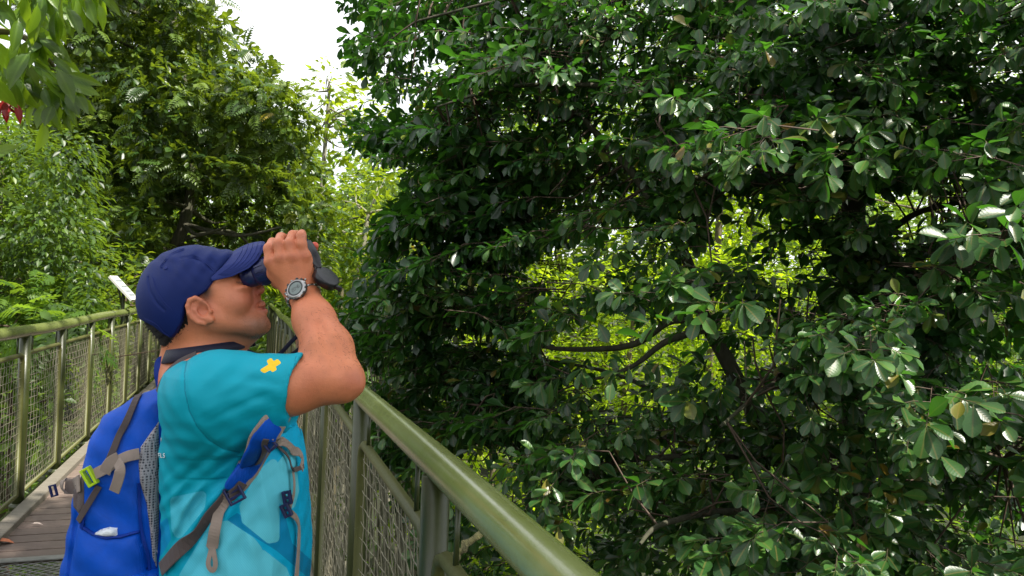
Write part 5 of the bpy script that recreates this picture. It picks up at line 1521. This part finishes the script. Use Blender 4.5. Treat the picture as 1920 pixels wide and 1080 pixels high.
def slab_on(bv, name, poly, mat, parent, off=.004, h_=.004, grid=4.0, dflt=1.4, puff=0.0, infn=None):
    """a cloth panel lying on a surface inside a pixel polygon"""
    xs_ = [p[0] for p in poly]; ys_ = [p[1] for p in poly]
    gx_ = np.arange(min(xs_) - grid, max(xs_) + grid * 1.5, grid); gy_ = np.arange(min(ys_) - grid, max(ys_) + grid * 1.5, grid)
    GX, GY = np.meshgrid(gx_, gy_, indexing='ij')
    sd_ = poly_sdf(GX.astype(np.float32), -GY.astype(np.float32), [(x, -y_) for x, y_ in poly])
    # snap outside nodes to border
    gxx, gyy = np.gradient(sd_, grid)
    near = (sd_ > 0) & (sd_ < grid * 1.3)
    SX = np.where(near, GX - gxx * sd_, GX); SY = np.where(near, GY - gyy * sd_, GY)
    ok = sd_ < grid * 1.3
    VV = {}; vs = []; 
    for i in range(GX.shape[0]):
        for j in range(GX.shape[1]):
            if not ok[i, j]: continue
            e = max(0., -sd_[i, j]); o_ = off * min(1, .15 + e / 6) + puff * (1 - math.exp(-e / 25))
            h, n = hit(bv, SX[i, j], SY[i, j], 0, dflt)
            if hit.miss or abs(n.z) < .12: continue
            h = h + Vector((0, 0, -1)) * o_ * .5 + n * o_ * .5
            VV[i, j] = len(vs); vs.append(h)
    fs = []
    for i in range(GX.shape[0] - 1):
        for j in range(GX.shape[1] - 1):
            q = [(i, j), (i + 1, j), (i + 1, j + 1), (i, j + 1)]
            if all(x in VV for x in q): fs.append([VV[x] for x in q])
    n_ = len(vs)
    if not fs: print('EMPTY', name); return None
    vv = to_world(np.array([tuple(v_) for v_ in vs] + [tuple(v_ + Vector((0, 0, h_))) for v_ in vs]))
    from collections import Counter
    ec = Counter()
    for f_ in fs:
        for a_, b__ in zip(f_, f_[1:] + f_[:1]): ec[(a_, b__)] += 1
    side = [(b__, a_, a_ + n_, b__ + n_) for (a_, b__) in ec if (b__, a_) not in ec]
    return mesh_obj(name, vv, [tuple(f_) for f_ in fs] + [tuple(x + n_ for x in f_[::-1]) for f_ in fs] + side, mat, parent)
slab_on(bvp, 'mesh_panel', [(264, 838), (282, 812), (297, 792), (298, 880), (297, 1000), (293, 1062), (286, 1045), (281, 990), (275, 945), (263, 905), (260, 870)], M['mesh_fabric'], pk, .006, .004, 3.5)
slab_on(bvp, 'side_pocket', [(149, 972), (158, 988), (175, 1000), (200, 1008), (230, 1006), (262, 998), (266, 1020), (276, 1060), (283, 1110), (285, 1200), (122, 1200), (130, 1080), (140, 1020)], M['pack'], pk, .004, .003, 5, puff=.014)
slab_on(bvp, 'pocket_hem', [(148, 968), (158, 985), (175, 997), (200, 1004), (230, 1002), (263, 993), (263, 999), (230, 1009), (200, 1011), (175, 1004), (157, 992), (147, 975)], M['pack_dark'], pk, .012, .003, 2.5)
strap('seam_piping', lay(bvp, [(160, 965), (153, 1000), (146, 1040), (140, 1085)], .004), .006, M['pack_dark'], pk)
strap('seam_piping', lay(bvp, [(259, 905), (262, 960), (268, 1010), (277, 1040), (281, 1085)], .004), .005, M['pack_dark'], pk)
slab_on(bvp, 'plastic_bag', [(175, 1001), (190, 992), (205, 988), (220, 990), (221, 1005), (200, 1006)], M['bag'], pk, .010, .004, 3)
# hip fin behind the shirt hem
slab_on(bvp, 'hip_fin', [(248, 1072), (300, 1064), (325, 1075), (330, 1180), (250, 1190)], M['pack'], pk, .02, .006, 5)
# straps on the pack
strap('zip_line', lay(bvp, [(262, 738), (248, 772), (228, 812), (210, 855), (197, 885)], .005), [.0125] * 21, M['web_dark'], pk)
strap('zip_line', lay(bvp, [(188, 910), (176, 930), (162, 955), (152, 975)], .006), .011, M['web_dark'], pk)
cs = strap('compression_strap', lay(bvp, [(264, 850), (245, 857), (226, 866), (205, 878), (178, 893)], .010), .020, M['web'], pk)
strap('strap_tail', free([(218, 862, 1.30), (225, 878, 1.285), (222, 898, 1.285), (214, 922, 1.29)]), .019, M['web'], cs)
strap('strap_keeper', free([(223, 858, 1.297), (206, 868, 1.297), (196, 886, 1.30)], sub=3), .021, M['web'], cs)
h_, n = hit(bvp, 173, 895, .010); buckle('buckle', h_, 60, .030, .013, M['lime'], cs, 0, depth=.012, thick=.0045)
cl_ = strap('side_clip_strap', lay(bvp, [(156, 905), (145, 910), (135, 912), (122, 911)], .006, dflt=1.42), .030, M['web'], pk)
strap('strap_roll', free([(125, 925, 1.41), (116, 915, 1.405), (117, 903, 1.405), (124, 899, 1.41)], (-.7, 0, -.7)), .018, M['web'], cl_)
buckle('clip', S(100, 920, 1.41), 75, .020, .010, M['plastic_navy'], cl_, 0, depth=.006, thick=.003)
slab_on(bvp, 'clip_patch', [(152, 885), (158, 900), (158, 955), (150, 965), (138, 950), (136, 905)], M['web_dark'], pk, .005, .003, 3, dflt=1.42)
# top handle loop
strap('haul_loop', free([(301, 728, 1.40), (296, 700, 1.40), (298, 680, 1.405), (306, 674, 1.41), (313, 684, 1.415), (316, 706, 1.42), (312, 728, 1.425)], (0, 0, -1)), .014, M['pack_dark'], pk, .004)
strap('shoulder_strap_top', free([(296, 735, 1.34), (310, 705, 1.335), (335, 680, 1.33), (368, 664, 1.335)], (-.4, .5, -.7)), .013, M['web_dark'], pk, .004)
# shoulder strap coming out under the arm
pn = lay(bvs, [(502, 803), (495, 815), (482, 838), (464, 870), (446, 898), (436, 912)], .008)
def under(pn_, dz=.045):
    a0, a1 = pn_[0][2], pn_[0][7]; d0 = (a0 - a1).normalized()
    return ([a0 + d0 * .055 + FW * dz, a0 + d0 * .03 + FW * dz * .45] + pn_[0][2:], [pn_[1][2]] * 2 + pn_[1][2:])
pn = under(pn)
nn_ = len(pn[0]); ws = [.032 + .016 * math.sin(math.pi * (.15 + .85 * i / (nn_ - 1))) for i in range(nn_)]
ss = MB(); ss.ribbon(pn[0], pn[1], [w0 * 1.12 for w0 in ws], .007); ssO = ss.build('shoulder_strap', M['web'], pk)
ss = MB(); ss.ribbon([p + n_ * .003 for p, n_ in zip(*under(lay(bvs, [(497, 805), (490, 818), (477, 840), (459, 870), (441, 897), (433, 909)], .009)))], pn[1], [w0 * .92 for w0 in ws], .008); ss.build('padding', M['pack'], ssO)
strap('daisy_strip', lay(bvs, [(499, 808), (493, 820), (484, 838), (476, 855)], .0175), .010, M['web_dark'], ssO)
strap('ladder_webbing', lay(bvs, [(446, 897), (438, 910), (428, 926)], .018), .020, M['web_dark'], ssO)
h_, n = hit(bvs, 433, 913, .020); bk_ = buckle('ladder_buckle', h_, 62, .028, .026, M['plastic_navy'], ssO, 2, depth=.006, thick=.0038)
strap('lower_webbing', lay(bvs, [(428, 920), (405, 948), (375, 985), (345, 1022), (308, 1066)], .006), .0245, M['web_dark'], ssO, .0025)
strap('webbing_tail', lay(bvs, [(424, 924), (416, 955), (408, 985), (402, 1010), (396, 1040), (394, 1058), (401, 1067), (407, 1055), (404, 1030), (400, 1012)], .007), [.0195 if i < 18 else .008 for i in range(46)], M['web'], ssO)
# sternum strap
h_, n = hit(bvs, 507, 815, .014); st_ = buckle('sternum_slider', h_, 50, .026, .015, M['plastic_navy'], ssO, 1, depth=.006, thick=.004)
strap('sternum_webbing', lay(bvs, [(508, 812), (520, 830), (538, 842), (551, 852), (556, 864), (554, 880)], .012), .017, M['web'], ssO)
strap('sternum_edge', lay(bvs, [(506, 822), (520, 842), (534, 858), (540, 878), (545, 884)], .007), .006, M['web_dark'], ssO)
strap('sternum_keeper', lay(bvs, [(538, 884), (548, 880), (557, 876)], .013, 3), .009, M['web_dark'], ssO)
strap('sternum_drop', lay(bvs, [(541, 886), (543, 910), (541, 932), (535, 952)], .009), .010, M['web'], ssO)
for yy_, an_ in ((932, 80), (956, 65)):
    h_, n = hit(bvs, 529, yy_, .012); buckle('sternum_buckle', h_, an_, .020, .011, M['plastic_navy'], ssO, 1, depth=.009, thick=.005)
strap('sternum_tail', lay(bvs, [(538, 962), (548, 972), (553, 990), (552, 1030), (549, 1085)], .008), .0125, M['web'], ssO)

# lettering and emblem at the edge of the shirt back
cu = bpy.data.curves.new('lettering', 'FONT'); cu.body = 'ELS'; cu.size = .013; cu.extrude = .0002; cu.space_character = 1.1
to = bpy.data.objects.new('tmp', cu); COL.objects.link(to); bpy.context.view_layer.update()
me = bpy.data.meshes.new_from_object(to); bpy.data.objects.remove(to)
co = np.array([v_.co[:] for v_ in me.vertices])
Mw = simple('white_print', (.75, .80, .80), .6, 0, .05, 30, 0)
vv = []
for x, y_, z_ in co:
    h, n = hit(bvs, 296.5 + x / .0011 * .78, 858 - y_ / .00105, .0012 + z_); vv.append(tuple(cw(h)))
mesh_obj('back_lettering', np.array(vv), [tuple(p.vertices) for p in me.polygons], Mw, man, smooth=False)
slab_on(bvs, 'back_emblem', [(292, 792), (298, 796), (300, 806), (302, 815), (303, 826), (300, 831), (296, 828), (294, 815)], Mw, man, .0012, .0004, 1.6)

# ---- binoculars
bn = empty('binoculars', P(510, 500, 1.42), 'dark navy binoculars held to the man\'s eyes, half hidden by his hand', 'binoculars')
def lathe_c(mb, p0, p1, prof, n=28):
    p0, p1 = np.array(p0), np.array(p1); ax = p1 - p0; L_ = np.linalg.norm(ax)
    mb.lathe(cw(p0), cwd(ax), [(s_ * L_, r_) for s_, r_ in prof], n)
for s_ in (-1, 1):
    e0 = S(457, 523, ZM + s_ * .032); e1_ = S(586, 473, ZM + s_ * .032)
    mb = MB(); lathe_c(mb, e0, e1_, [(0.0, .0150), (.0, .0180), (.03, .0195), (.10, .0215), (.12, .0210), (.20, .0225)]); bo = mb.build('eyepiece', M['plastic_navy'], bn)
    mb = MB(); lathe_c(mb, e0, e1_, [(.18, .0225), (.20, .0250), (.36, .0262), (.37, .0250), (.39, .0250), (.40, .0262), (.62, .0262), (.85, .0265), (.98, .0275), (1.0, .0268), (1.0, .0235), (.95, .0230)]); mb.build('barrel', M['plastic_navy'], bn)
    mb = MB()
    for k in range(16):
        a_ = k / 16 * 6.283; ax = (e1_ - e0) / np.linalg.norm(e1_ - e0); x_ = np.cross(ax, [0, 0, 1.]); x_ /= np.linalg.norm(x_); y_ = np.cross(ax, x_)
        rad = (x_ * math.cos(a_) + y_ * math.sin(a_)) * .0262
        mb.box(cw(e0 + (e1_ - e0) * .29 + rad), cwd(ax * .008), cwd(np.cross(ax, rad) / .0262 * .0018), cwd(rad / .0262 * .0008))
    mb.build('grip_ribs', M['plastic_navy'], bn, smooth=False, kind='stuff')
mb = MB(); mb.tube([cw(S(495, 507, ZM - .02)), cw(S(495, 507, ZM + .02))], .015, 16); mb.tube([cw(S(545, 487, ZM - .02)), cw(S(545, 487, ZM + .02))], .013, 16); mb.build('bridge', M['plastic_navy'], bn)
mb = MB(); mb.tube([cw(S(480, 505, ZM)), cw(S(530, 484, ZM))], .010, 18); mb.build('focus_wheel', M['plastic_black'], bn)
# hanging objective cover: tether, cup
mb = MB(); mb.ribbon(*free([(577, 452, 1.375), (585, 472, 1.36), (594, 492, 1.355), (600, 502, 1.352)], (.5, .2, -.85)), [.012, .014, .016, .018, .02, .02, .02, .02, .02, .018, .016, .014, .012, .010, .008, .006], .003)
lc = mb.build('cap_tether', M['plastic_black'], bn)
cc = np.array(S(612, 521, 1.352)); axd = np.array([.61, .70, -.37]); axd /= np.linalg.norm(axd)
mb = MB(); mb.lathe(cw(cc), cwd(axd), [(.006, .001), (.006, .0215), (.0055, .0235), (-.008, .0245), (-.008, .0218), (.003, .021), (.0035, .001)], 32)
mb.build('lens_cap', M['plastic_black'], bn)
mb = MB(); mb.box(cw(S(632, 539, 1.352)), cwd((.008, -.004, 0)), cwd((.002, .004, 0)), cwd((0, 0, .003)), .001); mb.build('cap_tab', M['plastic_black'], lc)
mb = MB(); mb.ribbon(*free([(588, 497, 1.353), (592, 503, 1.35), (590, 510, 1.35)]), .004, .002); mb.build('tether_knot', M['plastic_black'], lc)
# neck strap
def ring(cx, cy_, Z, rx, rz, a0, a1, tilt, dy=0, n=22):
    out = []; nn = []
    for i in range(n + 1):
        a_ = math.radians(a0 + (a1 - a0) * i / n)
        x = pr(rx, Z) * math.cos(a_); z = -rz * math.sin(a_)
        c0 = S(cx, cy_, Z); p = c0 + np.array([x, -x * tilt, z]); out.append(cw(p)); nn.append(cwd((math.cos(a_), .35, -math.sin(a_))))
    return out, nn
pn = ring(394, 655, 1.437, 76, .083, 20, 340, -.16, n=44)
mb = MB(); mb.ribbon(pn[0], pn[1], [.016 + .012 * math.sin(math.pi * i / 44) for i in range(45)], .006); nk = mb.build('neck_strap', M['strap'], bn)
for z_, pts in ((0, [(463, 658, 1.40), (490, 668, 1.41), (518, 668, 1.425), (545, 642, 1.425), (568, 616, 1.425), (588, 570, 1.43), (592, 510, 1.43), (585, 482, 1.42)]), (1, [(463, 658, 1.475), (500, 675, 1.48), (540, 668, 1.48), (570, 640, 1.48), (590, 560, 1.48), (588, 490, 1.46)])):
    mb = MB(); ps = smooth_pts([Vector(S(*p)) for p in pts], 5); mb.ribbon([cw(p) for p in ps], [cwd((.3, .3, -.9))] * len(ps), .008, .003); mb.build('strap_cord', M['strap'], nk)

# ---- wrist watch
wt = empty('wristwatch', P(562, 548, 1.34), 'chunky steel digital watch on the man\'s raised wrist', 'watch')
wa = np.array(S(*WRI)) - np.array(S(592, 600, 1.325)); wa /= np.linalg.norm(wa)      # along forearm to the hand
wc0 = np.array(S(568, 551, 1.361))
xx = np.cross(wa, [0, 0, -1.]); xx /= np.linalg.norm(xx); yy_ = np.cross(xx, wa)          # yy_ roughly towards camera
if yy_[2] > 0: yy_ = -yy_
fn = np.array([-.16, .20, -.97]); fn -= wa * (fn @ wa) * .8; fn /= np.linalg.norm(fn)
mb = MB(); nl = 20
for k in range(nl):
    a_ = k / nl * 6.283
    rd = xx * math.cos(a_) * .0315 + yy_ * math.sin(a_) * .0265
    tg = -xx * math.sin(a_) * .0315 + yy_ * math.cos(a_) * .0265; L_ = np.linalg.norm(tg) * 6.283 / nl
    tg /= np.linalg.norm(tg); no_ = np.cross(tg, wa)
    l1 = MB(); l1.box(cw(wc0 + rd), cwd(tg * L_ * .46), cwd(wa * .0095), cwd(no_ * .0020), .001); l1.build('link', M['watch_steel'], wt, smooth=False)
h_, n = hit(bvb, 560, 545, 0); fc = np.array(h_) + fn * .0095
mb = MB()
def disc(c, r_prof, mat, name, n=40, par=None):
    mb = MB(); mb.lathe(cw(c), cwd(fn), r_prof, n); return mb.build(name, mat, par or wt, smooth=False)
case = disc(fc - fn * .008, [(0, .0165), (.001, .0195), (.0055, .0200), (.0065, .0190)], M['watch_dark'], 'case')
disc(fc - fn * .0015, [(0, .0200), (.0018, .0192), (.003, .0165), (.0032, .0150), (.0015, .0142)], M['watch_steel'], 'bezel')
disc(fc - fn * .001, [(0, .0150), (.0012, .0148)], M['watch_dark'], 'dial_ring')
disc(fc + fn * .0004, [(0, .0122), (.0008, .0120)], M['watch_lcd'], 'screen')
u_ = np.cross(fn, wa); u_ /= np.linalg.norm(u_); w2 = np.cross(u_, fn)
for k in range(12):
    a_ = k / 12 * 6.283
    d_ = u_ * math.cos(a_) + w2 * math.sin(a_); t_ = -u_ * math.sin(a_) + w2 * math.cos(a_)
    mb = MB(); mb.box(cw(fc + d_ * .0198 - fn * .0008), cwd(d_ * .0017), cwd(t_ * .0022), cwd(fn * .0022), .0006); mb.build('bezel_lug', M['watch_dark'] if k % 3 else M['watch_steel'], wt, smooth=False)
sg = MB()
for dx, segs in ((-.0062, 'abged'), (-.0020, 'abcdef'), (.0028, 'bcfg'), (.0068, 'acdefg')):
    for s_ in segs:
        pos = {'a': (0, .0032, 1), 'g': (0, 0, 1), 'd': (0, -.0032, 1), 'f': (-.0014, .0016, 0), 'b': (.0014, .0016, 0), 'e': (-.0014, -.0016, 0), 'c': (.0014, -.0016, 0)}[s_]
        cc_ = fc + fn * .0014 + u_ * (dx + pos[0]) + w2 * pos[1]
        sg.box(cw(cc_), cwd(u_ * (.0012 if pos[2] else .0003)), cwd(w2 * (.0003 if pos[2] else .0013)), cwd(fn * .0001))
sg.build('digits', M['watch_dark'], wt, smooth=False)
for k in (-1, 1):
    for q_ in (-1, 1):
        mb = MB(); mb.tube([cw(fc - fn * .004 + u_ * q_ * .0195 + w2 * k * .007), cw(fc - fn * .004 + u_ * q_ * .0235 + w2 * k * .008)], .002, 10); mb.build('button', M['watch_steel'], wt)
